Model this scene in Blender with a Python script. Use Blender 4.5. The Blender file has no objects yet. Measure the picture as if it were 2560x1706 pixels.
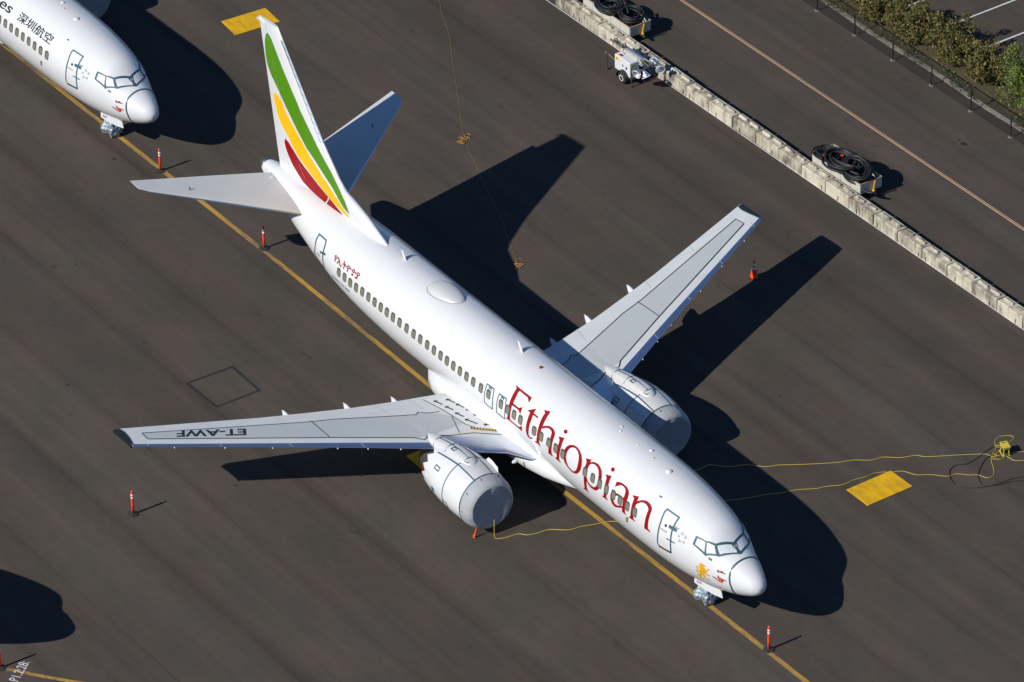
import bpy, bmesh, math, random, bisect
from math import sin, cos, pi
from mathutils import Vector, Matrix, Euler, Quaternion, noise as mnoise
from mathutils.geometry import tessellate_polygon
SKY, SUN, EXPO = 0.085, 5.0, 0.07
CAM={'cx':161.0996,'cy':-124.7745,'cz':147.9155,'az':145.2236,'el':-33.0117,'ro':-0.7796,'f':14569.4334,'saz':89.4024,'sel':35.9534,'roll':-0.5955,'pitch':-0.0499,'yaw':-0.8641,'y0':0.2044}
# (shapes measured in metres follow the camera, sky and sun below)
D={
'letters':[[[[[-16.762,2.3351],[-16.119,2.3355],[-15.502,2.331],[-15.493,2.47],[-15.706,2.3912],[-16.034,2.3875],[-16.36,2.3848],[-16.384,2.4241],[-16.362,2.5531],[-16.365,2.7222],[-16.139,2.7229],[-15.913,2.7229],[-15.714,2.6474],[-15.704,2.7382],[-15.706,2.8357],[-15.872,2.776],[-16.132,2.7727],[-16.384,2.7813],[-16.38,2.9041],[-16.381,3.0467],[-16.385,3.1537],[-16.241,3.163],[-15.951,3.1653],[-15.677,3.1667],[-15.443,3.0752],[-15.443,3.2147],[-15.732,3.2073],[-16.068,3.2007],[-16.408,3.2007],[-16.715,3.2077],[-16.58,3.1523],[-16.578,2.9904],[-16.585,2.8512],[-16.604,2.738],[-16.604,2.5972],[-16.603,2.4748],[-16.608,2.3844]]]],[[[[-15.359,2.6382],[-15.127,2.5527],[-14.91,2.4699],[-14.911,2.5918],[-14.55,2.5937],[-14.566,2.633],[-14.906,2.6365],[-14.893,2.7619],[-14.917,2.9078],[-14.926,3.0414],[-14.922,3.1621],[-14.816,3.2016],[-14.701,3.177],[-14.564,3.1569],[-14.624,3.2003],[-14.773,3.232],[-14.967,3.2357],[-15.086,3.1839],[-15.134,3.1005],[-15.141,2.9368],[-15.138,2.7742],[-15.139,2.6346]]]],[[[[-14.459,2.3751],[-14.076,2.3108],[-14.077,2.4729],[-14.068,2.6249],[-14.073,2.7174],[-13.93,2.6573],[-13.765,2.6124],[-13.579,2.5887],[-13.387,2.5904],[-13.223,2.6264],[-13.165,2.6594],[-13.141,2.6979],[-13.139,2.8255],[-13.136,2.9755],[-13.135,3.0741],[-13.119,3.1681],[-13,3.2175],[-13.25,3.2339],[-13.382,3.2268],[-13.37,3.0963],[-13.348,2.8604],[-13.369,2.7061],[-13.43,2.6691],[-13.562,2.6512],[-13.71,2.6594],[-13.833,2.6891],[-13.947,2.7286],[-14.084,2.7742],[-14.087,2.9088],[-14.093,3.0308],[-14.086,3.1514],[-13.974,3.225],[-14.209,3.2086],[-14.454,3.2147],[-14.306,3.1667],[-14.296,2.9989],[-14.299,2.8159],[-14.319,2.628],[-14.323,2.4975],[-14.304,2.4245]]]],[[[[-12.899,2.6554],[-12.711,2.6257],[-12.517,2.594],[-12.522,2.7009],[-12.517,2.8489],[-12.523,3.0016],[-12.527,3.1676],[-12.399,3.2213],[-12.614,3.2213],[-12.882,3.2143],[-12.733,3.1653],[-12.727,3.0593],[-12.729,2.8854],[-12.74,2.7175]]],[[[-12.542,2.4309],[-12.522,2.4507],[-12.527,2.4729],[-12.554,2.4921],[-12.6,2.5053],[-12.656,2.5092],[-12.707,2.5031],[-12.746,2.4888],[-12.764,2.4684],[-12.761,2.4463],[-12.734,2.4271],[-12.69,2.4144],[-12.637,2.4107],[-12.584,2.4163]]]],[[[[-12.029,2.6412],[-11.817,2.5887],[-11.587,2.5738],[-11.33,2.6001],[-11.103,2.6665],[-10.958,2.7657],[-10.888,2.8849],[-10.918,3.0006],[-11.033,3.1053],[-11.221,3.184],[-11.447,3.2231],[-11.697,3.2166],[-11.945,3.1793],[-12.134,3.1137],[-12.244,3.0334],[-12.284,2.9137],[-12.263,2.8329],[-12.179,2.725]],[[-11.776,2.6417],[-11.612,2.6238],[-11.424,2.6471],[-11.26,2.7094],[-11.185,2.8062],[-11.158,2.9268],[-11.197,3.0578],[-11.299,3.1321],[-11.44,3.1798],[-11.66,3.176],[-11.849,3.1439],[-11.985,3.0598],[-12.044,2.9664],[-12.052,2.8614],[-12.011,2.765],[-11.931,2.6948]]]],[[[[-10.808,2.6575],[-10.625,2.6252],[-10.443,2.5942],[-10.443,2.6714],[-10.345,2.6266],[-10.177,2.5904],[-9.976,2.5779],[-9.761,2.5991],[-9.566,2.6632],[-9.439,2.777],[-9.378,2.9088],[-9.416,3.0276],[-9.535,3.1342],[-9.71,3.2063],[-9.901,3.2315],[-10.121,3.2339],[-10.302,3.1993],[-10.417,3.1532],[-10.442,3.2474],[-10.438,3.3879],[-10.337,3.4439],[-10.524,3.4424],[-10.795,3.442],[-10.639,3.3845],[-10.633,3.2152],[-10.647,3.0921],[-10.67,2.9125],[-10.659,2.8031],[-10.664,2.7087]],[[-10.292,2.6674],[-10.14,2.6396],[-9.941,2.649],[-9.781,2.6898],[-9.676,2.7782],[-9.613,2.9311],[-9.644,3.0377],[-9.739,3.1147],[-9.861,3.1625],[-10.019,3.176],[-10.204,3.1635],[-10.346,3.1284],[-10.43,3.0519],[-10.443,2.9899],[-10.461,2.8549],[-10.439,2.7427],[-10.381,2.6953]]]],[[[[-9.283,2.6594],[-9.097,2.6299],[-8.905,2.6001],[-8.908,2.6945],[-8.889,2.8376],[-8.9,2.9904],[-8.913,3.1685],[-8.775,3.2186],[-9.014,3.2217],[-9.278,3.2199],[-9.117,3.1718],[-9.112,3.0069],[-9.119,2.8587],[-9.134,2.7141]]],[[[-8.927,2.4342],[-8.907,2.4545],[-8.91,2.4762],[-8.938,2.4955],[-8.984,2.5089],[-9.037,2.5126],[-9.088,2.5064],[-9.127,2.4914],[-9.145,2.471],[-9.143,2.4489],[-9.116,2.4298],[-9.072,2.417],[-9.02,2.4133],[-8.967,2.4192]]]],[[[[-8.482,2.6278],[-8.269,2.5826],[-8.047,2.5663],[-7.799,2.5691],[-7.605,2.6097],[-7.514,2.6686],[-7.486,2.778],[-7.508,2.9228],[-7.525,3.0692],[-7.5,3.1608],[-7.381,3.2053],[-7.55,3.2004],[-7.729,3.2038],[-7.739,3.106],[-7.975,3.1694],[-8.257,3.2265],[-8.47,3.2125],[-8.589,3.1432],[-8.64,3.0467],[-8.62,2.9651],[-8.509,2.9118],[-8.334,2.8725],[-8.137,2.8479],[-7.929,2.8414],[-7.745,2.8418],[-7.728,2.7621],[-7.766,2.667],[-7.874,2.6239],[-8.041,2.6136],[-8.181,2.6353],[-8.334,2.6974],[-8.469,2.7569],[-8.473,2.6893]],[[-8.281,2.9322],[-8.077,2.8893],[-7.918,2.8808],[-7.754,2.876],[-7.714,3.0426],[-8.078,3.1381],[-8.25,3.1526],[-8.36,3.1138],[-8.41,3.0566],[-8.363,2.9825]]]],[[[[-7.29,2.6357],[-7.104,2.6004],[-6.914,2.5623],[-6.9,2.6876],[-6.778,2.6246],[-6.617,2.5675],[-6.39,2.5226],[-6.149,2.5301],[-5.965,2.5816],[-5.918,2.6541],[-5.917,2.7831],[-5.906,2.9423],[-5.876,3.0996],[-5.757,3.1186],[-5.706,3.1639],[-5.923,3.1583],[-6.122,3.1691],[-6.124,3.0312],[-6.121,2.8455],[-6.111,2.6708],[-6.189,2.63],[-6.34,2.6005],[-6.532,2.6101],[-6.688,2.6496],[-6.891,2.7597],[-6.911,2.8772],[-6.919,2.9984],[-6.903,3.1383],[-6.742,3.1859],[-6.993,3.1946],[-7.275,3.203],[-7.116,3.1467],[-7.115,3.024],[-7.122,2.832],[-7.12,2.6824]]]]],
'radome':[[-1.353,0.7247],[-1.309,1.1862],[-1.304,1.584],[-1.326,1.955],[-1.345,2.3218],[-1.288,2.6217],[-1.199,2.9534],[-1.105,3.4104],[-1.094,3.7596]],
'cw':{'A':[[-3.251,2.4391],[-2.769,2.3552],[-2.541,2.6888],[-3.218,2.6655]],'B':[[-2.769,2.3552],[-2.391,2.182],[-2.121,2.3874],[-2.541,2.6888]],'C':[[-2.382,2.1686],[-2.038,1.4785],[-1.603,1.5956],[-2.063,2.3476]],'Ai':[[-3.164,2.464],[-2.778,2.3976],[-2.618,2.6421],[-3.152,2.6444]],'Bi':[[-2.704,2.3673],[-2.405,2.2406],[-2.179,2.3837],[-2.513,2.6215]],'Ci':[[-2.335,2.1746],[-2.013,1.5699],[-1.697,1.6635],[-2.053,2.2889]],'D':[[-2.038,1.4785],[-2.483,0.834],[-2.097,0.7253],[-1.603,1.5956]]},
'door1':[[-5.228,2.3669],[-4.478,2.3416],[-4.493,2.5041],[-4.496,2.6671],[-4.463,2.8151],[-4.412,3.0047],[-4.389,3.1622],[-4.382,3.2991],[-4.781,3.3285],[-5.165,3.3417],[-5.242,3.2846],[-5.216,3.1221],[-5.213,2.9617],[-5.215,2.72],[-5.271,2.4476]],
'door1hinge':[[-4.741,2.6345],[-4.265,2.6009],[-4.244,2.6865],[-4.714,2.7159]],
'door1b':[[-4.68,2.9796],[-4.166,2.9535],[-4.173,2.9837],[-4.689,3.0101]],
'door1c':[[-4.474,2.5866],[-4.177,2.5589],[-4.166,2.5785],[-4.467,2.6072]],
'door1sill':[[-5.161,3.3289],[-4.376,3.2784],[-4.42,3.3352],[-5.204,3.3802]],
'door1handle':[[-5.148,2.8355],[-4.736,2.8235],[-4.724,2.8577],[-4.833,2.8765],[-5.141,2.8728]],
'door1port':[[-4.832,2.6911],[-4.824,2.7147],[-4.844,2.7376],[-4.883,2.7499],[-4.924,2.7468],[-4.956,2.7304],[-4.962,2.7066],[-4.942,2.684],[-4.905,2.6723],[-4.863,2.6746]],
'static':[[[-4.018,2.6564],[-3.918,2.5504],[-3.854,2.6584]],[[-3.811,2.5953],[-3.612,2.6315],[-3.722,2.7114]],[[-3.829,2.8024],[-3.672,2.7482],[-3.677,2.8382]],[[-3.968,2.7789],[-3.831,2.8384],[-4.013,2.8711]],[[-4.154,2.7096],[-3.977,2.7011],[-4.058,2.7788]]],
'tealbits':[[[-6.007,2.2322],[-5.85,2.2147],[-5.823,2.2524],[-5.979,2.2618]],[[-2.354,2.66],[-2.197,2.6349],[-2.19,2.6999],[-2.358,2.7325]]],
'lion':[[-2.676,3.0362],[-2.563,3.0238],[-2.476,3.0219],[-2.397,3.0447],[-2.422,3.0738],[-2.479,3.0634],[-2.456,3.1144],[-2.388,3.1398],[-2.361,3.1948],[-2.288,3.1142],[-2.258,3.0536],[-2.196,3.0343],[-2.173,3.0777],[-2.242,3.1299],[-2.324,3.2063],[-2.349,3.2703],[-2.289,3.3018],[-2.196,3.2851],[-2.184,3.3388],[-2.281,3.3559],[-2.368,3.3329],[-2.421,3.3128],[-2.512,3.3755],[-2.42,3.3899],[-2.468,3.475],[-2.416,3.5321],[-2.269,3.4968],[-2.248,3.5548],[-2.361,3.5767],[-2.475,3.5725],[-2.535,3.5168],[-2.554,3.449],[-2.628,3.4346],[-2.681,3.5123],[-2.741,3.5135],[-2.697,3.5631],[-2.616,3.5797],[-2.661,3.6384],[-2.784,3.6539],[-2.87,3.6008],[-2.913,3.5141],[-2.835,3.4985],[-2.742,3.4208],[-2.744,3.3956],[-2.852,3.4489],[-2.935,3.4268],[-2.937,3.3758],[-2.848,3.2991],[-2.777,3.2296],[-2.816,3.22],[-2.864,3.2743],[-2.933,3.2692],[-2.885,3.2154],[-2.784,3.1898],[-2.738,3.2273],[-2.808,3.3028],[-2.874,3.3648],[-2.868,3.4084],[-2.797,3.3757],[-2.703,3.2637],[-2.687,3.1955],[-2.726,3.1626],[-2.727,3.1015]],
'probes':[[[-1.798,2.8711],[-1.462,2.7737]],[[-1.729,3.1544],[-1.371,3.0786]]],
'probetape':[[[-1.835,2.8228],[-1.805,2.7979],[-1.743,2.929],[-1.774,2.9532]],[[-1.758,3.0899],[-1.721,3.0676],[-1.709,3.2016],[-1.748,3.2253]],[[-2.033,3.2548],[-1.903,3.245],[-1.713,3.3139],[-1.722,3.3449],[-1.841,3.3214],[-1.944,3.2877],[-2.043,3.2854]]],
'redflag':[[-1.684,3.1813],[-1.595,3.0943],[-1.538,3.142],[-1.495,3.2266],[-1.604,3.3159],[-1.697,3.3238]],
'redflag2':[[-1.686,2.7672],[-1.619,2.7506],[-1.552,2.8034],[-1.621,2.849]],
'drain':[[-7.3,3.2825],[-7.327,3.3238],[-7.378,3.3647],[-7.435,3.3913],[-7.48,3.3961],[-7.499,3.3754],[-7.491,3.3383],[-7.462,3.2961],[-7.419,3.2595],[-7.37,3.2363],[-7.329,3.2335],[-7.301,3.2492]],
'drain2':[[-7.336,3.2947],[-7.357,3.3265],[-7.391,3.3533],[-7.422,3.3627],[-7.438,3.3513],[-7.433,3.3234],[-7.412,3.2918],[-7.384,3.2678],[-7.355,3.2594],[-7.337,3.2696]],
'exits':[[[-18.383,2.7503],[-17.849,2.7378],[-17.791,2.9261],[-17.768,3.12],[-17.799,3.261],[-18.171,3.2634],[-18.428,3.2446],[-18.423,3.0995],[-18.415,2.9637]],[[-17.421,2.7557],[-16.875,2.7391],[-16.801,2.9364],[-16.796,3.1184],[-16.823,3.2581],[-17.191,3.2535],[-17.458,3.2605],[-17.447,3.0974],[-17.44,2.9621]]],
'door2':[[-32.793,2.5992],[-32.163,2.5753],[-32.079,2.6836],[-32.055,2.8689],[-32.065,3.0497],[-32.026,3.2879],[-32.088,3.5054],[-32.927,3.3492],[-32.85,3.0783],[-32.849,2.7853]],
'door2hinge':[[-32.332,2.9728],[-31.854,2.8734],[-31.844,2.9465],[-32.346,3.0393]],
'door2handle':[[-32.642,3.1403],[-32.336,3.1094],[-32.399,3.2109],[-32.717,3.2441]],
'windows':[[-30.535,3.0116],[-30.021,2.993],[-29.52,2.9997],[-29.017,2.9874],[-28.498,2.9724],[-27.977,2.9736],[-27.453,2.9622],[-26.94,2.9583],[-26.428,2.962],[-25.919,2.9594],[-25.371,2.9566],[-24.787,2.9514],[-24.209,2.9547],[-23.666,2.953],[-23.093,2.9536],[-22.542,2.9557],[-22.003,2.9546],[-21.484,2.9579],[-20.969,2.9557],[-20.436,2.9546],[-19.901,2.9557],[-19.359,2.9583],[-18.751,2.9552],[-18.133,2.9589],[-17.15,2.9391],[-16.618,2.952],[-16.115,2.9525],[-15.613,2.9567],[-14.533,2.9647],[-13.988,2.9616],[-13.4,2.9531],[-12.856,2.9563],[-12.316,2.9569],[-10.59,2.9567],[-10.006,2.9626],[-9.472,2.9622],[-8.96,2.9648],[-8.438,2.952],[-7.932,2.9506],[-7.4,2.9413],[-6.862,2.9326]],
'sat':[[-25.113,1.7135],[-25.299,1.5405],[-25.23,1.3493],[-25.004,1.1324],[-24.612,0.9644],[-23.599,1.1533],[-23.045,1.3432],[-22.849,1.5575],[-23.021,1.7458],[-23.534,1.813],[-24.346,1.8086]],
'satc':[[-25.11,-0.27,5.3],[-23.1,0.46,5.26],[-25,0.8,5.14],[-23.53,-0.45,5.26]],
'blades':[[[-28.002,1.4449]],[[-18.12,1.6165]]],
'beacon':[[-16.642,1.5915]],
'domes':[[-10.724,1.4634],[-10.44,1.6053],[-9.147,1.6032],[-8.447,1.474],[-7.916,1.6123],[-6.738,1.6257]],
'amh':[[-31.111,2.7712],[-28.996,2.727],[-31.108,2.6555],[-30.997,2.8407],[-29.272,2.6303],[-29.178,2.7852]],
'boeing':[[-31.182,3.3624],[-29.94,3.2774],[-31.167,3.3536],[-29.572,3.2883]],
'view':[-0.7078,0.4587,-0.5373],
'stripes':[[[-39.053,11.998],[-38.851,11.921],[-38.583,11.664],[-38.29,11.285],[-37.996,10.906],[-37.582,10.45],[-37.168,9.994],[-36.752,9.578],[-36.398,9.171],[-36.286,9.048],[-35.66,8.503],[-34.945,7.886],[-34.288,7.397],[-33.63,6.948],[-33.037,6.43],[-32.564,5.968],[-32.214,5.483],[-32.699,5.59],[-33.147,5.87],[-33.716,6.246],[-34.379,6.576],[-35.103,6.956],[-35.831,7.296],[-36.492,7.787],[-36.972,8.173],[-37.361,8.527],[-37.535,8.659],[-38.013,9.125],[-38.433,9.504],[-38.852,9.882],[-39.116,10.258],[-39.252,10.695],[-39.293,11.137],[-39.289,11.485],[-39.198,11.834]],[[-38.529,9.02],[-38.331,8.992],[-38.025,8.849],[-37.726,8.567],[-37.615,8.404],[-37.164,8.041],[-36.56,7.637],[-35.957,7.234],[-35.234,6.775],[-34.509,6.396],[-33.784,6.057],[-33.181,5.775],[-32.701,5.51],[-32.219,5.325],[-32.283,5.255],[-32.709,5.273],[-33.378,5.404],[-33.987,5.527],[-34.656,5.738],[-35.266,5.941],[-35.875,6.185],[-36.486,6.429],[-36.97,6.736],[-37.33,7.066],[-37.816,7.374],[-38.176,7.704],[-38.38,8.033],[-38.431,8.148],[-38.602,8.532],[-38.636,8.864]],[[-37.711,6.911],[-37.402,6.836],[-37.099,6.634],[-36.612,6.366],[-36.001,6.122],[-35.39,5.919],[-34.719,5.707],[-34.048,5.535],[-33.44,5.373],[-32.804,5.186],[-32.897,5.131],[-33.511,5.103],[-34.249,5.083],[-34.927,5.095],[-35.668,5.155],[-36.222,5.27],[-36.649,5.489],[-37.074,5.748],[-37.435,6.078],[-37.671,6.392],[-37.783,6.688]],[[-34.03,5.525],[-33.951,5.486],[-34.005,5.362],[-34.187,5.095],[-34.28,5.088],[-34.086,5.341]]],
'FUS':[[0.02,2.82,2.82,0,2.82],[0,2.95,2.7,0.14,2.82],[-0.07,3.08,2.58,0.26,2.82],[-0.2,3.22,2.45,0.4,2.83],[-0.46,3.37,2.29,0.55,2.85],[-0.86,3.55,2.1,0.74,2.88],[-1.34,3.74,1.91,0.92,2.92],[-1.8,3.9,1.77,1.07,2.97],[-2.1,4.1,1.67,1.17,3.02],[-2.45,4.4,1.59,1.28,3.07],[-2.85,4.66,1.5,1.38,3.12],[-3.3,4.81,1.44,1.48,3.17],[-3.9,4.94,1.37,1.6,3.22],[-4.7,5.06,1.31,1.71,3.27],[-5.6,5.17,1.28,1.8,3.32],[-6.6,5.25,1.27,1.855,3.37],[-7.6,5.29,1.27,1.88,3.4],[-9,5.32,1.27,1.885,3.42],[-25,5.32,1.27,1.885,3.42],[-26.5,5.32,1.32,1.885,3.43],[-28,5.32,1.44,1.88,3.45],[-29.6,5.33,1.64,1.86,3.51],[-31.2,5.33,1.93,1.79,3.62],[-32.8,5.32,2.31,1.63,3.79],[-34.3,5.28,2.7,1.42,3.97],[-35.8,5.22,3.1,1.17,4.14],[-37.1,5.14,3.47,0.93,4.29],[-38.2,5.05,3.77,0.7,4.41],[-39,4.96,4.02,0.5,4.49],[-39.5,4.86,4.2,0.35,4.53],[-39.75,4.76,4.32,0.23,4.54],[-39.82,4.54,4.54,0,4.54]]}
R_=math.radians
C=bpy.context.scene.collection
sc=bpy.context.scene
# ------------------------------------------------------------------ camera
def cam_axes():
    a,e,r=R_(CAM['az']),R_(CAM['el']),R_(CAM['ro'])
    f=Vector((cos(a)*cos(e),sin(a)*cos(e),sin(e))); rt=Vector((sin(a),-cos(a),0)); up=rt.cross(f)
    return f, rt*cos(r)+up*sin(r), -rt*sin(r)+up*cos(r)
f_,r_,u_=cam_axes()
cd=bpy.data.cameras.new('camera'); cam=bpy.data.objects.new('camera',cd); C.objects.link(cam)
cam.matrix_world=Matrix(((r_.x,u_.x,-f_.x,CAM['cx']),(r_.y,u_.y,-f_.y,CAM['cy']),(r_.z,u_.z,-f_.z,CAM['cz']),(0,0,0,1)))
cd.sensor_fit='HORIZONTAL'; cd.sensor_width=36; cd.lens=CAM['f']/2560*36; cd.clip_end=2000; cd.clip_start=1
sc.camera=cam
# ------------------------------------------------------------------ sky, sun, exposure
w=bpy.data.worlds.new('World'); sc.world=w; w.use_nodes=True
nt=w.node_tree; bg=nt.nodes['Background']; sky=nt.nodes.new('ShaderNodeTexSky'); sky.sky_type='NISHITA'; sky.sun_disc=False
sky.sun_elevation=R_(CAM['sel']); sky.sun_rotation=R_(180); sky.air_density=1.0; sky.dust_density=0.0; sky.ozone_density=9.0
nt.links.new(sky.outputs[0],bg.inputs[0]); bg.inputs[1].default_value=SKY
sd=bpy.data.lights.new('sun','SUN'); sun=bpy.data.objects.new('sun',sd); C.objects.link(sun)
sd.energy=SUN; sd.angle=R_(.5); sd.color=(1,.955,.88)
sa,se=R_(CAM['saz']),R_(CAM['sel']); sv=Vector((cos(sa)*cos(se),sin(sa)*cos(se),-sin(se)))
sun.rotation_euler=sv.to_track_quat('-Z','Y').to_euler(); sun.location=(-10,-60,80)
sc.view_settings.view_transform='Standard'; sc.view_settings.look='None'; sc.view_settings.exposure=EXPO; sc.view_settings.gamma=1
# ------------------------------------------------------------------ helpers
random.seed(4)
class MB:
    def __init__(s): s.v=[]; s.f=[]; s.m=[]
    def add(s,vs,fs,m=0):
        o=len(s.v); s.v+=[tuple(p) for p in vs]; s.f+=[tuple(i+o for i in q) for q in fs]; s.m+=[m]*len(fs); return s
    def box(s,c,d,rz=0,m=0,M=None):
        x,y,z=[k/2 for k in d]; P=[Vector((i*x,j*y,k*z)) for i in (-1,1) for j in (-1,1) for k in (-1,1)]
        if rz: P=[Matrix.Rotation(rz,3,'Z')@p for p in P]
        P=[p+Vector(c) for p in P]
        if M: P=[M@p for p in P]
        return s.add(P,[(0,1,3,2),(4,6,7,5),(0,4,5,1),(2,3,7,6),(0,2,6,4),(1,5,7,3)],m)
    def tube(s,pts,r,n=8,closed=False,m=0,cap=True):
        pts=[Vector(p) for p in pts]; N=len(pts); rings=[]; up=Vector((0,0,1)); prev=None
        rr=r if isinstance(r,(list,tuple)) else [r]*N
        for i,p in enumerate(pts):
            a=pts[(i-1)%N] if (closed or i>0) else p; b=pts[(i+1)%N] if (closed or i<N-1) else p
            t=(b-a).normalized() if (b-a).length>1e-9 else Vector((1,0,0))
            if prev is None:
                q=up if abs(t.z)<.95 else Vector((1,0,0)); n1=t.cross(q).normalized()
            else:
                n1=(prev-t*prev.dot(t)); n1=n1.normalized() if n1.length>1e-6 else t.orthogonal().normalized()
            prev=n1; n2=t.cross(n1)
            rings.append([p+(n1*cos(2*pi*k/n)+n2*sin(2*pi*k/n))*rr[i] for k in range(n)])
        o=[q for rg in rings for q in rg]; fs=[]
        for i in range(N if closed else N-1):
            j=(i+1)%N
            for k in range(n): fs.append((i*n+k,i*n+(k+1)%n,j*n+(k+1)%n,j*n+k))
        if cap and not closed: fs+=[tuple(range(n-1,-1,-1)),tuple((N-1)*n+k for k in range(n))]
        return s.add(o,fs,m)
    def cyl(s,a,b,r,n=16,m=0): return s.tube([a,b],r,n,m=m)
    def lathe(s,prof,c=(0,0,0),ax='z',n=20,m=0):
        vs=[]
        for (r,h) in prof:
            for k in range(n):
                a=2*pi*k/n; x,y=r*cos(a),r*sin(a)
                p={'z':(x,y,h),'x':(h,x,y),'y':(y,h,x)}[ax]; vs.append((p[0]+c[0],p[1]+c[1],p[2]+c[2]))
        L=len(prof); fs=[(i*n+k,i*n+(k+1)%n,(i+1)*n+(k+1)%n,(i+1)*n+k) for i in range(L-1) for k in range(n)]
        if prof[0][0]>1e-4: fs.append(tuple(range(n-1,-1,-1)))
        if prof[-1][0]>1e-4: fs.append(tuple((L-1)*n+k for k in range(n)))
        return s.add(vs,fs,m)
    def loft(s,rings,closed=True,cap=True,m=0):
        n=len(rings[0]); vs=[p for r in rings for p in r]; fs=[]
        for i in range(len(rings)-1):
            for k in range(n if closed else n-1): fs.append((i*n+k,i*n+(k+1)%n,(i+1)*n+(k+1)%n,(i+1)*n+k))
        if cap: fs+=[tuple(range(n-1,-1,-1)),tuple((len(rings)-1)*n+k for k in range(n))]
        return s.add(vs,fs,m)
    def build(s,name,mats,parent=None,smooth=False,label=None,recalc=True,tagd=None,ang=None):
        me=bpy.data.meshes.new(name); me.from_pydata(s.v,[],s.f)
        for m in (mats if isinstance(mats,(list,tuple)) else [mats]): me.materials.append(m)
        for p,k in zip(me.polygons,s.m): p.material_index=k; p.use_smooth=bool(smooth)
        if recalc:
            bm=bmesh.new(); bm.from_mesh(me); bmesh.ops.recalc_face_normals(bm,faces=bm.faces); bm.to_mesh(me); bm.free()
        me.update()
        if ang: me.set_sharp_from_angle(angle=R_(ang))
        o=bpy.data.objects.new(name,me); C.objects.link(o)
        if parent: o.parent=parent
        if label: o['label']=label
        return o
def tag(o,label=None,cat=None,group=None,kind=None):
    if label: o['label']=label
    if cat: o['category']=cat
    if group: o['group']=group
    if kind: o['kind']=kind
    return o
def thing(name,label,cat,loc=(0,0,0),rz=0,group=None):
    o=bpy.data.objects.new(name,None); C.objects.link(o); o.location=loc; o.rotation_euler=(0,0,rz); o.empty_display_size=.3
    return tag(o,label,cat,group)
def copy_tree(o,parent=None,skip=()):
    c=o.copy(); C.objects.link(c); c.parent=parent
    for ch in list(o.children):
        if ch.name.split('.')[0] in skip: continue
        copy_tree(ch,c,skip)
    return c
# ------------------------------------------------------------------ materials
def mat(name,col,rough=.5,metal=0,coat=0,spec=.5,noise=None,bump=None,rn=None):
    m=bpy.data.materials.new(name); m.use_nodes=True; t=m.node_tree; b=t.nodes['Principled BSDF']
    b.inputs['Base Color'].default_value=(*col,1); b.inputs['Roughness'].default_value=rough; b.inputs['Metallic'].default_value=metal
    b.inputs['Coat Weight'].default_value=coat; b.inputs['Coat Roughness'].default_value=.08; b.inputs['Specular IOR Level'].default_value=spec
    if noise or bump: co=t.nodes.new('ShaderNodeTexCoord')
    if noise:
        sc_,amt,col2=noise; mp=t.nodes.new('ShaderNodeMapping'); mp.inputs['Scale'].default_value=sc_ if isinstance(sc_,tuple) else (sc_,)*3
        n=t.nodes.new('ShaderNodeTexNoise'); n.inputs['Detail'].default_value=5; n.inputs['Roughness'].default_value=.6; n.inputs['Scale'].default_value=1
        t.links.new(co.outputs['Object'],mp.inputs[0]); t.links.new(mp.outputs[0],n.inputs[0])
        r=t.nodes.new('ShaderNodeMapRange'); r.inputs[1].default_value=.35; r.inputs[2].default_value=.7; r.inputs[3].default_value=0; r.inputs[4].default_value=amt
        x=t.nodes.new('ShaderNodeMixRGB'); x.inputs[1].default_value=(*col,1); x.inputs[2].default_value=(*col2,1)
        t.links.new(n.outputs[0],r.inputs[0]); t.links.new(r.outputs[0],x.inputs[0]); t.links.new(x.outputs[0],b.inputs['Base Color'])
    if bump:
        sc_,st=bump; n=t.nodes.new('ShaderNodeTexNoise'); n.inputs['Scale'].default_value=sc_; n.inputs['Detail'].default_value=4
        t.links.new(co.outputs['Object'],n.inputs[0]); bp=t.nodes.new('ShaderNodeBump'); bp.inputs['Strength'].default_value=1; bp.inputs['Distance'].default_value=st
        t.links.new(n.outputs[0],bp.inputs['Height']); t.links.new(bp.outputs[0],b.inputs['Normal'])
    return m
M={}
M['white']=mat('white_paint',(.62,.625,.63),.26,coat=.5,noise=((.35,1.2,1.2),.35,(.56,.565,.575)))
def skin():
    m=M['white'].copy(); m.name='fuselage_skin'; t=m.node_tree; b=t.nodes['Principled BSDF']; N=t.nodes.new; L=t.links.new; src=b.inputs['Base Color'].links[0].from_socket
    co=N('ShaderNodeTexCoord'); sp=N('ShaderNodeSeparateXYZ'); L(co.outputs['Object'],sp.inputs[0]); v=None
    for sock,per,wd in ((0,1.3,.018),):
        pp=N('ShaderNodeMath'); pp.operation='PINGPONG'; pp.inputs[1].default_value=per; L(sp.outputs[sock],pp.inputs[0]); r=N('ShaderNodeMapRange'); L(pp.outputs[0],r.inputs[0])
        for i,q in enumerate((0,wd,.93,1)): r.inputs[i+1].default_value=q
        if v is None: v=r.outputs[0]
        else:
            k=N('ShaderNodeMath'); k.operation='MULTIPLY'; L(v,k.inputs[0]); L(r.outputs[0],k.inputs[1]); v=k.outputs[0]
    x=N('ShaderNodeMixRGB'); x.blend_type='MULTIPLY'; x.inputs[0].default_value=1; L(src,x.inputs[1]); L(v,x.inputs[2]); L(x.outputs[0],b.inputs['Base Color'])
    n=N('ShaderNodeTexNoise'); n.inputs['Scale'].default_value=1.1; n.inputs['Detail'].default_value=2; L(co.outputs['Object'],n.inputs[0]); bp=N('ShaderNodeBump'); bp.inputs['Distance'].default_value=.012; L(n.outputs[0],bp.inputs['Height']); L(bp.outputs[0],b.inputs['Normal']); L(bp.outputs[0],b.inputs['Coat Normal'])
    return m
M['skin']=skin()
M['wingw']=mat('wing_light_paint',(.56,.58,.58),.42,noise=((3,.7,1),.5,(.47,.49,.50)))
M['wingg']=mat('wing_grey_paint',(.42,.445,.45),.42,noise=((2,.6,1),.35,(.37,.395,.405)))
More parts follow.
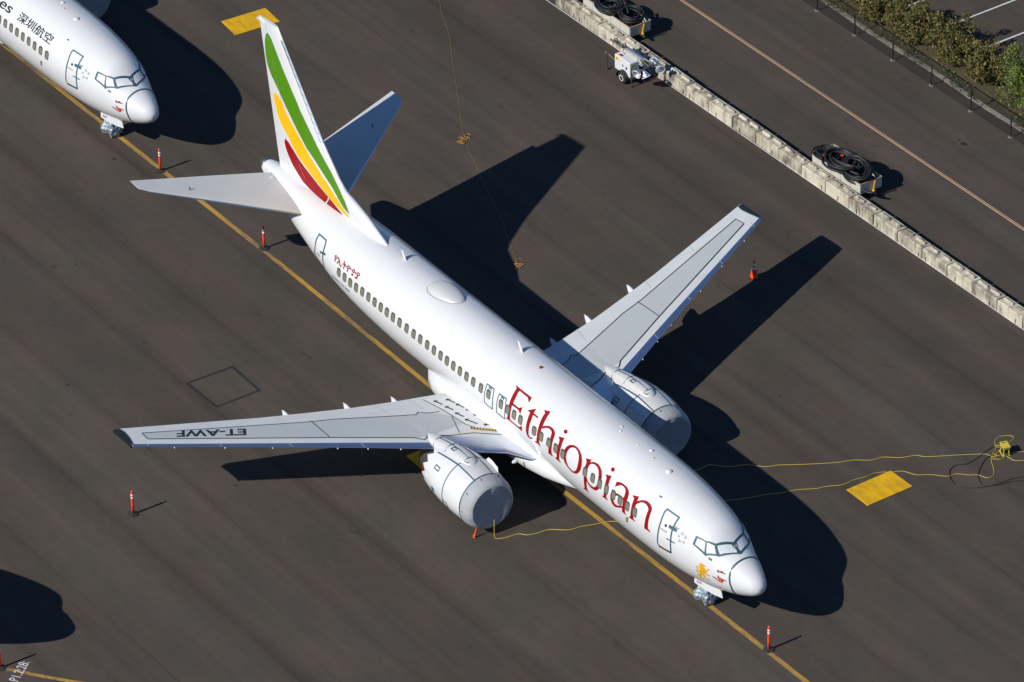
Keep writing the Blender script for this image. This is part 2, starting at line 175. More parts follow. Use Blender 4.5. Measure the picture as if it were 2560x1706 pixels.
M['stab']=mat('stabilizer_paint',(.52,.525,.525),.4,noise=((2,.8,1),.4,(.44,.445,.45)))
M['metal']=mat('bare_metal',(.80,.82,.88),.32,metal=1)
M['dmetal']=mat('dark_metal',(.16,.15,.14),.45,metal=.8)
M['grey']=mat('grey_paint',(.33,.34,.35),.45)
M['black']=mat('black_paint',(.012,.012,.014),.5)
M['line']=mat('sealant_line',(.02,.024,.03),.6)
M['teal']=mat('teal_tape',(.028,.085,.115),.5)
M['red']=mat('red_paint',(.25,.002,.004),.5,spec=.15)
M['dred']=mat('dark_red_cloth',(.30,.02,.02),.6)
M['green']=mat('green_paint',(.065,.20,.003),.5,spec=.3)
M['yellow']=mat('yellow_paint',(.80,.40,.0),.5,spec=.3)
M['gold']=mat('gold_paint',(.62,.33,.006),.45)
M['recess_shadow']=mat('painted_recess_shadow',(.055,.065,.055),.5)  # flat dark colour imitating the shade in the cabin window recess
M['wincover']=mat('window_cover',(.165,.15,.11),.55)
M['foil']=mat('window_foil',(.60,.61,.64),.35,noise=((9,9,9),.5,(.60,.62,.66)),bump=(14,.02))
M['cloth']=mat('cover_cloth',(.32,.335,.35),.75,noise=((1.5,3,3),.5,(.27,.285,.30)),bump=(2.2,.045))
M['clothd']=mat('inlet_cloth',(.26,.29,.33),.75,noise=((1,4,1),.5,(.21,.24,.28)),bump=(2.2,.045))
M['tyre']=mat('tyre_rubber',(.02,.02,.02),.8)
M['hose']=mat('hose_rubber',(.011,.012,.014),.5,spec=.35)
M['orange']=mat('orange_plastic',(.85,.065,.01),.45)
M['refl']=mat('reflective_band',(.75,.75,.75),.35)
M['rubber']=mat('base_rubber',(.02,.02,.021),.85)
M['cordy']=mat('yellow_cord',(.55,.42,.04),.5)
M['cordk']=mat('black_cord',(.02,.018,.02),.6)
M['rope']=mat('faded_rope',(.36,.20,.045),.8)
M['plate']=mat('yellow_plate',(.70,.39,.003),.7,spec=.2,noise=((1.1,3.6,1),.8,(.36,.21,.02)))
M['chain']=mat('chain_link',(.010,.011,.012),.55)
M['chrome']=mat('lamp_reflector',(.85,.86,.88),.42,metal=1)
M['glass']=mat('lamp_glass',(.75,.78,.82),.08,spec=.8)
M['bag']=mat('silver_bag',(.34,.38,.42),.45,metal=.3,bump=(4,.10),noise=((4,4,4),.9,(.16,.25,.32)))
M['galv']=mat('galvanised',(.42,.43,.45),.4,metal=.6)
M['trailer']=mat('trailer_side',(.47,.46,.41),.6,noise=((2,2,9),.5,(.34,.33,.29)))
M['wood']=mat('trailer_rim',(.33,.22,.12),.7)
M['lime']=mat('lime_sticker',(.35,.55,.03),.5)
M['bark']=mat('bark',(.06,.045,.03),.9)
def concrete():
    m=mat('weathered_concrete',(.56,.53,.44),.88); t=m.node_tree; b=t.nodes['Principled BSDF']; N=t.nodes.new; L=t.links.new
    co=N('ShaderNodeTexCoord'); oi=N('ShaderNodeObjectInfo'); ad=N('ShaderNodeVectorMath'); ad.operation='MULTIPLY_ADD'
    cb=N('ShaderNodeCombineXYZ'); mu=N('ShaderNodeMath'); mu.operation='MULTIPLY'; mu.inputs[1].default_value=91; L(oi.outputs['Random'],mu.inputs[0]); L(mu.outputs[0],cb.inputs[0]); L(mu.outputs[0],cb.inputs[1])
    va=N('ShaderNodeVectorMath'); L(co.outputs['Object'],va.inputs[0]); L(cb.outputs[0],va.inputs[1])
    mp=N('ShaderNodeMapping'); mp.inputs['Scale'].default_value=(4.5,3,.6); L(va.outputs[0],mp.inputs[0])
    n=N('ShaderNodeTexNoise'); n.inputs['Scale'].default_value=1; n.inputs['Detail'].default_value=6; L(mp.outputs[0],n.inputs[0])
    n2=N('ShaderNodeTexNoise'); n2.inputs['Scale'].default_value=1.6; n2.inputs['Detail'].default_value=5; L(va.outputs[0],n2.inputs[0])
    ml=N('ShaderNodeMath'); ml.operation='MULTIPLY'; L(n.outputs[0],ml.inputs[0]); L(n2.outputs[0],ml.inputs[1])
    aa=N('ShaderNodeMath'); aa.operation='MULTIPLY_ADD'; aa.inputs[1].default_value=.15; L(oi.outputs['Random'],aa.inputs[0]); L(ml.outputs[0],aa.inputs[2])
    r=N('ShaderNodeValToRGB'); e=r.color_ramp.elements; e[0].position=.20; e[0].color=(.50,.465,.36,1); e[1].position=.44; e[1].color=(.15,.13,.10,1)
    k=e.new(.28); k.color=(.40,.365,.28,1); L(aa.outputs[0],r.inputs[0]); L(r.outputs[0],b.inputs['Base Color'])
    return m
M['conc']=concrete()
def asphalt():
    m=mat('asphalt',(.07,.06,.055),1.0,spec=.03); t=m.node_tree; b=t.nodes['Principled BSDF']; N=t.nodes.new; L=t.links.new
    co=N('ShaderNodeTexCoord')
    def noise(scale,det=4,rough=.55,dist=0):
        mp=N('ShaderNodeMapping'); mp.inputs['Scale'].default_value=scale; L(co.outputs['Object'],mp.inputs[0]); n=N('ShaderNodeTexNoise'); n.inputs['Scale'].default_value=1
        n.inputs['Detail'].default_value=det; n.inputs['Roughness'].default_value=rough; n.inputs['Distortion'].default_value=dist; L(mp.outputs[0],n.inputs[0]); return n.outputs[0]
    def rng(x,a,b_,c,d):
        r=N('ShaderNodeMapRange'); L(x,r.inputs[0])
        for i,v in enumerate((a,b_,c,d)): r.inputs[i+1].default_value=v
        return r.outputs[0]
    def mul(x,y):
        k=N('ShaderNodeMath'); k.operation='MULTIPLY'; L(x,k.inputs[0]); L(y,k.inputs[1]); return k.outputs[0]
    lane=rng(noise((.012,.42,1),3,.7),.35,.65,.88,1.10)          # paving lanes running along the apron
    streak=rng(noise((.05,1.9,1),4,.6,.3),.3,.7,.955,1.045)
    blotch=rng(noise((.11,.16,1),5,.6),.3,.7,.90,1.09)
    mott=rng(noise((2.2,2.6,1),4,.65),.3,.7,.95,1.05)
    grain=rng(noise((30,30,1),2,.7),.2,.8,.86,1.14)
    v=mul(mul(mul(lane,streak),mul(blotch,mott)),grain)
    v=mul(v,rng(noise((.9,1.1,1),2,.5),.70,.76,1,.80)); v=mul(v,rng(noise((.35,1.3,1),6,.75,.8),.64,.72,1,1.16))
    # hairline seams between the lanes
    sp=N('ShaderNodeSeparateXYZ'); L(co.outputs['Object'],sp.inputs[0])
    wob=rng(noise((.25,.25,1),2),0,1,-.12,.12); off=N('ShaderNodeMath'); off.inputs[1].default_value=-3.4; L(sp.outputs[1],off.inputs[0]); ya=N('ShaderNodeMath'); L(off.outputs[0],ya.inputs[0]); L(wob,ya.inputs[1])
    pp=N('ShaderNodeMath'); pp.operation='PINGPONG'; pp.inputs[1].default_value=2.1; L(ya.outputs[0],pp.inputs[0])
    seam=rng(pp.outputs[0],.0,.06,.0,1.0); sn=rng(noise((.2,.4,1),3),.42,.58,0,1); 
    mx=N('ShaderNodeMath'); mx.operation='MAXIMUM'; L(seam,mx.inputs[0]); L(sn,mx.inputs[1]); sm=rng(mx.outputs[0],0,1,.84,1)
    v=mul(v,sm)
    soft=rng(pp.outputs[0],0,.55,.90,1); v=mul(v,soft)
    fl=N('ShaderNodeMath'); fl.operation='SNAP'; fl.inputs[1].default_value=4.2; L(off.outputs[0],fl.inputs[0]); wn=N('ShaderNodeTexWhiteNoise'); wn.noise_dimensions='1D'; L(fl.outputs[0],wn.inputs['W']); v=mul(v,rng(wn.outputs[0],0,1,.94,1.07))
    c=N('ShaderNodeMixRGB'); c.inputs[1].default_value=(.079,.0615,.0530,1); c.inputs[2].default_value=(.0655,.0590,.0490,1); L(rng(noise((.30,.42,1),5,.65),.38,.62,0,1),c.inputs[0])
    hv=N('ShaderNodeMixRGB'); hv.blend_type='MULTIPLY'; hv.inputs[0].default_value=1; L(c.outputs[0],hv.inputs[1]); L(v,hv.inputs[2]); L(hv.outputs[0],b.inputs['Base Color'])
    bp=N('ShaderNodeBump'); bp.inputs['Strength'].default_value=.35; bp.inputs['Distance'].default_value=.01; L(noise((28,28,1),3),bp.inputs['Height']); L(bp.outputs[0],b.inputs['Normal'])
    return m
M['asphalt']=asphalt()
def worn(name,col,under=(.07,.062,.055),wear=.5,sc_=(1.2,9,1)):
    m=mat(name,col,.7); t=m.node_tree; b=t.nodes['Principled BSDF']; N=t.nodes.new; L=t.links.new; co=N('ShaderNodeTexCoord')
    mp=N('ShaderNodeMapping'); mp.inputs['Scale'].default_value=sc_; L(co.outputs['Object'],mp.inputs[0]); n=N('ShaderNodeTexNoise'); n.inputs['Scale'].default_value=1; n.inputs['Detail'].default_value=8; n.inputs['Roughness'].default_value=.7; L(mp.outputs[0],n.inputs[0])
    n2=N('ShaderNodeTexNoise'); n2.inputs['Scale'].default_value=.12; n2.inputs['Detail'].default_value=3; L(co.outputs['Object'],n2.inputs[0])
    a=N('ShaderNodeMath'); a.operation='MULTIPLY'; L(n.outputs[0],a.inputs[0]); L(n2.outputs[0],a.inputs[1])
    r=N('ShaderNodeMapRange'); L(a.outputs[0],r.inputs[0]); r.inputs[1].default_value=.2; r.inputs[2].default_value=.36; r.inputs[3].default_value=0; r.inputs[4].default_value=wear
    x=N('ShaderNodeMixRGB'); x.inputs[1].default_value=(*col,1); x.inputs[2].default_value=(*under,1); L(r.outputs[0],x.inputs[0]); L(x.outputs[0],b.inputs['Base Color']); return m
M['taxi']=worn('taxi_line_paint',(.42,.235,.03),wear=1.1)
M['orangeline']=worn('road_line_paint',(.60,.39,.21),wear=.25)
M['whiteline']=worn('white_line_paint',(.68,.68,.68),wear=.35)
M['seal']=worn('seal_tar',(.013,.0125,.0125),(.03,.027,.024),wear=.5)
M['kerb']=worn('kerb_stone',(.30,.28,.23),(.07,.075,.045),.95,(3,6,3))
M['foot']=mat('footing_concrete',(.16,.14,.12),.9)
M['mulch']=mat('mulch',(.07,.04,.025),.95,noise=((3,3,3),.8,(.05,.06,.02)),bump=(20,.05))
def leafmat(name,cols):
    m=mat(name,cols[0],.6); t=m.node_tree; b=t.nodes['Principled BSDF']; N=t.nodes.new; L=t.links.new; g=N('ShaderNodeNewGeometry')
    r=N('ShaderNodeValToRGB'); r.color_ramp.interpolation='CONSTANT'; e=r.color_ramp.elements
    for i,c in enumerate(cols):
        if i==0: e[0].position=0; e[0].color=(*c,1)
        elif i==1: e[1].position=1/len(cols); e[1].color=(*c,1)
        else: k=e.new(i/len(cols)); k.color=(*c,1)
    L(g.outputs['Random Per Island'],r.inputs[0]); L(r.outputs[0],b.inputs['Base Color'])
    b.inputs['Subsurface Weight'].default_value=0; return m
M['leafb']=leafmat('olive_leaves',[(.11,.095,.02),(.075,.08,.016),(.15,.11,.03),(.05,.06,.013),(.20,.15,.035),(.11,.055,.018),(.065,.09,.014),(.10,.12,.015)])
M['leafg']=leafmat('green_needles',[(.045,.065,.002),(.08,.115,.002),(.024,.040,.002),(.13,.16,.004)])
M['leafw']=leafmat('weed_leaves',[(.06,.10,.02),(.10,.12,.03),(.13,.11,.04),(.05,.07,.02)])
# ------------------------------------------------------------------ fuselage surface
FU=D['FUS']; _xs=[r[0] for r in FU][::-1]; _cols=[[r[k] for r in FU][::-1] for k in (1,2,3,4)]
def _slopes(ys):
    n=len(_xs); h=[_xs[i+1]-_xs[i] for i in range(n-1)]; d=[(ys[i+1]-ys[i])/h[i] for i in range(n-1)]; m=[0]*n
    for i in range(1,n-1):
        if d[i-1]*d[i]>0: m[i]=2*d[i-1]*d[i]/(d[i-1]+d[i])
    m[0]=d[0]; m[-1]=d[-1]; return m
_ms=[_slopes(c) for c in _cols]
def prof(x):
    x=min(max(x,_xs[0]),_xs[-1]); i=min(max(bisect.bisect_left(_xs,x)-1,0),len(_xs)-2); h=_xs[i+1]-_xs[i]; t=(x-_xs[i])/h; o=[]
    for ys,m in zip(_cols,_ms): o.append((2*t**3-3*t**2+1)*ys[i]+(t**3-2*t**2+t)*h*m[i]+(-2*t**3+3*t**2)*ys[i+1]+(t**3-t**2)*h*m[i+1])
    return o
def sp0(x,a):
    t,b,w_,c=prof(x); s=sin(a); return Vector((x,w_*cos(a),c+((t-c) if s>0 else (c-b))*s))
def SP(x,a,off=0):
    p=sp0(x,a)
    if off:
        da=sp0(x,a+.01)-sp0(x,a-.01); dx=sp0(x+.01,a)-sp0(x-.01,a); n=da.cross(dx)
        n=n.normalized() if n.length>1e-12 else Vector((1,0,0))
        if n.dot(Vector((0,cos(a),sin(a))))<0: n=-n
        p=p+n*off
    return p
def fuse(off): return lambda u: SP(u[0],u[1]/1.88,off)
def tess(polys,surf,mb,maxlen=.2,m=0):
    pl=[[Vector((p[0],p[1],0)) for p in q] for q in polys]; flat=[p for q in pl for p in q]
    st=[tuple(flat[i].xy for i in t) for t in tessellate_polygon(pl)]; tri(st,surf,mb,maxlen,m)
def tri(st,surf,mb,maxlen=.2,m=0):
    while st:
        a,b,c=st.pop(); e=((a-b).length,(b-c).length,(c-a).length); k=max(e)
        if k>maxlen:
            if k==e[0]: q=(a+b)/2; st+=[(a,q,c),(q,b,c)]
            elif k==e[1]: q=(b+c)/2; st+=[(a,b,q),(a,q,c)]
            else: q=(c+a)/2; st+=[(a,b,q),(q,b,c)]
        else: mb.add([surf(a),surf(b),surf(c)],[(0,1,2)],m)
def ribbon(pts,wd,closed=False):
    P=[Vector(p[:2]) for p in pts]; n=len(P); L_=[]; Rr=[]
    for i in range(n):
        a=P[i-1] if (closed or i) else P[i]; b=P[(i+1)%n] if (closed or i<n-1) else P[i]
        d1=(P[i]-a); d2=(b-P[i]); d1=d1.normalized() if d1.length>1e-6 else d2.normalized(); d2=d2.normalized() if d2.length>1e-6 else d1
        t=(d1+d2); t=t.normalized() if t.length>1e-6 else d1; nn=Vector((-t.y,t.x)); k=wd/2/max(.5,abs(nn.dot(Vector((-d1.y,d1.x)))))
        L_.append(P[i]+nn*k); Rr.append(P[i]-nn*k)
    out=[]
    for i in range(n if closed else n-1):
        j=(i+1)%n; out+=[(L_[i],Rr[i],Rr[j]),(L_[i],Rr[j],L_[j])]
    return out
def fa(pts): return [(p[0],p[1]*1.88) for p in pts]
def decal(name,polys,mt,parent,off=.008,label=None,conv=True,maxlen=.2):
    mb=MB(); tess([fa(q) if conv else q for q in polys],fuse(off),mb,maxlen); return mb.build(name,mt,parent,label=label,recalc=False)
def mirror(pts): return [(p[0],pi-p[1]) for p in pts]
def text_tris(s,font_shear=0,bold=0):
    c=bpy.data.curves.new('t','FONT'); c.body=s; c.shear=font_shear; c.offset=bold; o=bpy.data.objects.new('t',c); C.objects.link(o)
    me=o.evaluated_get(bpy.context.evaluated_depsgraph_get()).to_mesh(); vs=[v.co.xy.copy() for v in me.vertices]; ts=[]
    me.calc_loop_triangles()
    for t in me.loop_triangles: ts.append(tuple(vs[i] for i in t.vertices))
    xs=[v.x for v in vs]; ys=[v.y for v in vs]; bb=(min(xs),max(xs),min(ys),max(ys))
    bpy.data.objects.remove(o); bpy.data.curves.remove(c); return ts,bb
def text_on(name,s,surf,o,dx,dy,mt,parent,shear=0,label=None,maxlen=.15,bold=0):
    """text whose bounding box maps onto origin o, full width vector dx, full height vector dy (2D surface coordinates)"""
    ts,bb=text_tris(s,shear,bold); W_,H_=bb[1]-bb[0],bb[3]-bb[2]; o,dx,dy=Vector(o),Vector(dx),Vector(dy)
    g=lambda p:o+dx*((p.x-bb[0])/W_)+dy*((p.y-bb[2])/H_); mb=MB(); tri([tuple(g(p) for p in t) for t in ts],surf,mb,maxlen)
    return mb.build(name,mt,parent,recalc=False,label=label)
# ------------------------------------------------------------------ the airliner (built once in its own axes: x forward, y to port)
def ac_matrix():
    T=Matrix.Translation
    return T((-17,CAM['y0'],2))@Matrix.Rotation(R_(CAM['yaw']),4,'Z')@Matrix.Rotation(-R_(CAM['pitch']),4,'Y')@Matrix.Rotation(R_(CAM['roll']),4,'X')@T((17,0,-2))
ACM=ac_matrix(); SH=Matrix.Translation((-17,0,0))
root=thing('airliner','white airliner with large red lettering and a green, yellow and red striped tail','airliner')
root.matrix_world=ACM@SH
PARTS=[]
def P(mb,name,mt,smooth=False,label=None,parent=None,ang=None,recalc=True):
    o=mb.build(name,mt,parent or root,smooth,label,ang=ang,recalc=recalc)
    if not parent: o.location=(17,0,0)
    return o
def PD(name,polys,mt,parent=None,off=.008,label=None,conv=True):
    o=decal(name,polys,mt,parent or root,off,label,conv)
    if not parent: o.location=(17,0,0)
    return o
def fix(o): o.location=(17,0,0); return o
# fuselage skin
def dense():
    xs=[]; 
    for i in range(len(FU)-1):
        a,b=FU[i][0],FU[i+1][0]; n=max(1,int(abs(b-a)/.35)+1); 
        if i<12: n=max(n,2)
        xs+=[a+(b-a)*k/n for k in range(n)]
    return [x for x in xs+[FU[-1][0]]]
rings=[]
for x in dense()[1:-1]: rings.append([sp0(x,2*pi*k/72) for k in range(72)])
mb=MB(); mb.loft(rings,cap=True); fus=P(mb,'fuselage',M['skin'],True)
# apu exhaust
mb=MB(); mb.lathe([(.36,-39.42),(.345,-39.55),(.26,-39.8),(.17,-39.93),(.14,-39.93),(.12,-39.7)],(0,0,4.55),'x',20); P(mb,'exhaust',M['dmetal'],True)
# radome tape ring
rt=D['radome']; ring=[(p[0],p[1]) for p in rt]+[(p[0],pi-p[1]+2*pi) for p in rt[::-1] if pi-p[1]+2*pi>3.9]
ring=[(-1.36,.35)]+[(p[0],p[1]) for p in rt]
full=[]
for k in range(73):
    a=2*pi*k/72; am=a if a>pi/2 and a<3*pi/2 else pi-a
    am=am%(2*pi); xx=-1.305 if am<2.4 else -1.305+.2*min(1,(am-2.4)/1.0)
    full.append((xx,a))
mb=MB(); tri(ribbon(fa(full),.075),fuse(.02),mb,.15); P(mb,'radome_tape',M['teal'],recalc=False)
mb=MB(); tri(ribbon([(-1.19,(pi/2-.55)*1.88),(-1.19,(pi/2+.9)*1.88)],.03),fuse(.012),mb,.1); P(mb,'radome_seal',M['refl'],recalc=False)
# cockpit windows (both sides)
cw=D['cw']
nd=bisect.bisect_left
for side in (0,1):
    mm=mirror if side else (lambda q:q)
    for nm in ('A','B','C'):
        fr=PD('cockpit_window',[mm(cw[nm])],M['teal'],off=.006)
        mb=MB(); tri(ribbon(fa(mm(cw[nm])),.075,True),fuse(.022),mb,.12); mb.build('window_tape',M['teal'],fr,recalc=False)
        PD('window_foil',[mm(cw[nm+'i'])],M['foil'],parent=fr,off=.016)
mb=MB(); tri(ribbon(fa([(-1.62,pi/2),(-2.05,pi/2)]),.10),fuse(.018),mb,.15); P(mb,'window_post',M['teal'],recalc=False)
# cabin windows: each cover sits off-centre on a dark patch painted as recess shadow
def rrect(cx,ca,w_,h_,r=.62,n=4,skew=0):
    o=[]
    for qx,qy,a0 in ((1,1,0),(-1,1,90),(-1,-1,180),(1,-1,270)):
        for k in range(n+1):
            a=R_(a0+90*k/n); o.append((cx+qx*(w_/2)*(1-r)+cos(a)*r*w_/2, ca*1.88+qy*(h_/2)*(1-r)+sin(a)*r*h_/2))
    return o
WX=[p[0] for p in D['windows']]
def window(x,a,side=0):
    a=pi-a if side else a; s=-1 if side else 1
    fr=fix(decal('window',[rrect(x,a,.32,.46)],M['recess_shadow'],root,.012,conv=False,maxlen=.3))
    decal('window_cover',[rrect(x+.025,a+s*.014,.235,.36)],M['wincover'],fr,.018,conv=False,maxlen=.3)
    return fr
for x,a in D['windows']: window(x,2.958 if a<2.975 else a)
WIN_PORT=[window(x,2.958,1) for x in WX if -28<x<-5]
# overwing exits
for q in D['exits']:
    d=PD('overwing_exit',[q],M['white'],off=.004); mb=MB(); tri(ribbon(fa(q),.055,True),fuse(.011),mb,.15); mb.build('exit_tape',M['teal'],d,recalc=False)
    xs=[p[0] for p in q]; tp=min(p[1] for p in q); cx=(min(xs)+max(xs))/2
    decal('exit_handle',[[(cx-.11,tp*1.88+.05),(cx+.11,tp*1.88+.05),(cx+.11,tp*1.88+.17),(cx+.04,tp*1.88+.12),(cx-.04,tp*1.88+.12),(cx-.11,tp*1.88+.17)]],M['teal'],d,.013,conv=False)
# service doors
def door(prefix,outline,wd=.075):
    d=PD('door',[outline],M['white'],off=.005); mb=MB(); tri(ribbon(fa(outline),wd,True),fuse(.013),mb,.15); mb.build('door_tape',M['teal'],d,recalc=False); return d
d1=door('d1',D['door1'])
for nm,k,mt in (('hinge_tape','door1hinge','teal'),('strap_tape','door1b','teal'),('strap_tape','door1c','teal'),('sill_seal','door1sill','line'),('door_handle','door1handle','grey'),('porthole','door1port','line')):
    decal(nm,[fa(D[k])],M[mt],d1,.019,conv=False)
D['door2']=[[-32.85,2.62],[-32.2,2.63],[-32.17,2.75],[-32.2,2.9],[-32.2,3.05],[-32.22,3.2],[-32.28,3.45],[-32.62,3.47],[-32.85,3.4],[-32.95,3.1],[-32.96,2.85],[-32.9,2.7]] if len(D['door2'])<4 else D['door2']
d2=door('d2',D['door2'],.085)
for nm,k,mt in (('hinge_tape','door2hinge','teal'),('door_handle','door2handle','grey')): decal(nm,[fa(D[k])],M[mt],d2,.019,conv=False)
for q in D['tealbits']: PD('tape_patch',[q],M['teal'],off=.014)
for q in D['static']: PD('static_port_marking',[q],M['grey'],off=.012)
PD('drain_port',[D['drain']],M['line'],off=.012); PD('drain_port',[D['drain2']],M['gold'],off=.02,label='yellow centred drain port')
# titles and emblem
LT=[]
for g in D['letters']:
    mb=MB()
    for q in g: tess([fa(k) for k in q],fuse(.009),mb)
    LT.append(P(mb,'red_letter',M['red'],recalc=False))
for o,ch in zip(LT,'Ethiopian'): o['label']='red painted letter '+ch
PD('lion_emblem',[D['lion']],M['gold'],off=.010,label='golden lion emblem on the nose')
fix(text_on('native_title','\u12e8\u12a2\u1275\u12ee\u1335\u12eb',fuse(.01),(-31.13,2.86*1.88),(2.14,-.07*1.88),(0,-.21*1.88),M['red'],root,bold=.018))
fix(text_on('type_title','BOEING 737 MAX',fuse(.01),(-31.18,3.378*1.88),(1.62,-.078*1.88),(0,-.052*1.88),M['black'],root,bold=.02))
# pitot probes with red covers, tape tails
for k,q in enumerate(D['probetape']): PD('probe_tape',[q],M['line'],off=.012)
for q in D['probes']:
    a=SP(*q[0],.06); b=SP(*q[1],.12); mb=MB(); mb.tube([SP(*q[0],0),a,b],[.03,.03,.02],8); P(mb,'pitot_probe',M['dred'],True)
for k in ('redflag','redflag2'): PD('probe_cover',[D[k]],M['orange'] if k=='redflag' else M['dred'],off=.07)
# roof fittings
def dome(x,a,r,h,name,mt):
    c=SP(x,a,0); n=(SP(x,a,.1)-c).normalized(); q=n.to_track_quat('Z','Y').to_matrix().to_4x4(); q.translation=c; mb=MB(); mb.lathe([(r,-.03),(r*.95,h*.4),(r*.6,h*.85),(.001,h)],n=14)
    mb.v=[tuple(q@Vector(v)) for v in mb.v]; return P(mb,name,mt,True)
for i,q in enumerate(D['domes']): dome(q[0],q[1],(.07,.06,.05,.10,.05,.15)[i],(.05,.05,.04,.06,.04,.08)[i],'roof_fitting',M['gold'] if i==4 else M['white'])
dome(D['beacon'][0][0],D['beacon'][0][1],.09,.08,'beacon_light',M['dred'])
for x0,z1 in ((-27.62,.42),(-18.15,.46)):
    rg=[]; zb=prof(x0)[0]-.03
    for k in range(5):
        t=k/4; c=.30*(1-.55*t); xm=x0-.05-.28*t; rg.append([Vector((xm+c*.5*cos(2*pi*j/10),.022*(1-.5*t)*sin(2*pi*j/10),zb+z1*t)) for j in range(10)])
    mb=MB(); mb.loft(rg); P(mb,'blade_antenna',M['white'],True)
# satellite radome hump
mb=MB(); rg=[]; Ls=22
for i in range(Ls+1):
    t=i/Ls; x=-25.28+2.15*t; wd=.70*max(.0,sin(pi*min(1,t**.62)))**.42 if 0<t<1 else .02; h=.20*max(.0,sin(pi*t**.85))**.55 if 0<t<1 else 0
    row=[]
    for k in range(17):
        u=-1+k/8; a=pi/2-(u*wd)/1.885-.04; row.append(SP(x,a,.0+h*(max(0,1-abs(u)**2.6))**.6-.01))
    rg.append(row)
mb.loft(rg,closed=False,cap=False); sat=P(mb,'satellite_radome',M['stab'],True)
mb=MB(); ol=[]
for s_ in (1,-1):
    for i in (range(0,Ls+1) if s_>0 else range(Ls,-1,-1)):
        t=i/Ls; wd=.70*max(.0,sin(pi*min(1,t**.62)))**.42 if 0<t<1 else .02; ol.append((-25.28+2.15*t,(pi/2-.04)*1.88-s_*(wd+.015)))
tri(ribbon(ol,.05,True),fuse(.01),mb,.15); mb.build('radome_skirt',M['grey'],sat,recalc=False)
# belly and wing root fairing
def sup(x,hw,z0,z1,n=40,e=2.6):
    o=[]
    for k in range(n):
        a=2*pi*k/n; c_,s_=cos(a),sin(a); o.append(Vector((x,hw*math.copysign(abs(c_)**(2/e),c_),(z0+z1)/2+(z1-z0)/2*math.copysign(abs(s_)**(2/e),s_))))
    return o
mb=MB(); mb.loft([sup(*q) for q in ((-12.3,.8,1.3,1.6),(-13.2,1.3,1.2,1.95),(-14.1,1.72,1.12,2.3),(-15.2,1.98,1.02,2.6),(-17,2.15,.97,2.8),(-20,2.18,.95,2.75),(-21.6,2.12,1.0,2.6),(-22.6,1.95,1.08,2.35),(-23.4,1.62,1.2,2.05),(-24.2,1.1,1.3,1.8),(-24.8,.6,1.33,1.6))]); P(mb,'belly_fairing',M['white'],True)
# ------------------------------------------------------------------ wings
LEp=[(1.3,-14.3),(1.9,-14.75),(2.5,-15.65),(3.6,-16.3),(4.4,-16.95),(5.6,-17.6),(9.16,-19.44),(17.30,-23.45)]
TEp=[(1.3,-21.3),(2.0,-21.38),(4.4,-21.70),(6.7,-22.10),(9.64,-22.82),(10.84,-23.13),(17.20,-25.08)]
def lerp(t,x):
    for (a,b),(c_,d) in zip(t,t[1:]):
        if x<=c_: return b+(d-b)*(x-a)/(c_-a)
    return t[-1][1]+(t[-1][1]-t[-2][1])/(t[-1][0]-t[-2][0])*(x-t[-1][0])
ZT={-1:3.91,1:3.68}
def zw(y,s): return 2.15+(y-1.9)*(ZT[s]-2.15)/15.45
def nt_(f): return 5*(.2969*math.sqrt(max(f,0))-.126*f-.3516*f*f+.2843*f**3-.1015*f**4)
def wtop(x,y,s,off=0):
    le,te=lerp(LEp,y),lerp(TEp,y); c=le-te; f=min(max((le-x)/c,0),1); return Vector((x,s*y,zw(y,s)-.02*c*(1-f)*0+nt_(f)*c*.05*(1.15 if y<5 else 1)-.02+off))
FR=[0,.004,.015,.035,.065,.105,.16,.24,.34,.46,.58,.7,.82,.92,1.0]
ys=[1.3,1.9,2.5,3.1,3.6,4.4,5.0,5.6,6.7,8,9.64,10.84,12.5,14,15.5,16.6,17.22]
def mkwing(s):
    mb=MB(); n=len(FR); rows=[]
    for y in ys:
        le,te=lerp(LEp,y),lerp(TEp,y); c=le-te; tk=.16 if y<4 else (.13 if y<8 else .11)
        top=[wtop(le-c*f,y,s) for f in FR]; bot=[Vector((le-c*f,s*y,zw(y,s)-.01-nt_(f)*c*tk*.68)) for f in FR[1:-1]][::-1]; rows.append(top+bot)
    mb.loft(rows); L_=len(rows[0])
    for i,f in enumerate(mb.f):
        if len(f)==4:
            k=f[0]%L_; kk=f[1]%L_; a=min(k,kk) if abs(k-kk)==1 else 0; yy=ys[f[0]//L_]
            lead=5 if yy>4.3 else 7
            if (k<lead and kk<=lead) or k>=L_-3 or kk>=L_-3: mb.m[i]=1
            elif k>=n: mb.m[i]=2
    return P(mb,'wing',[M['wingw'],M['metal'],M['wingg']],True,ang=50)
wdec=lambda s,off:(lambda u: wtop(u[0],u[1],s,off))
spar_f=[(-23.63,16.3),(-20.18,9.31),(-20.22,8.72)]
SF=[(-23.62,16.35),(-20.16,9.0),(-18.50,5.65),(-18.15,5.32)]
SR=[(-24.20,16.3),(-21.80,9.1),(-21.50,7.9),(-20.30,4.7)]
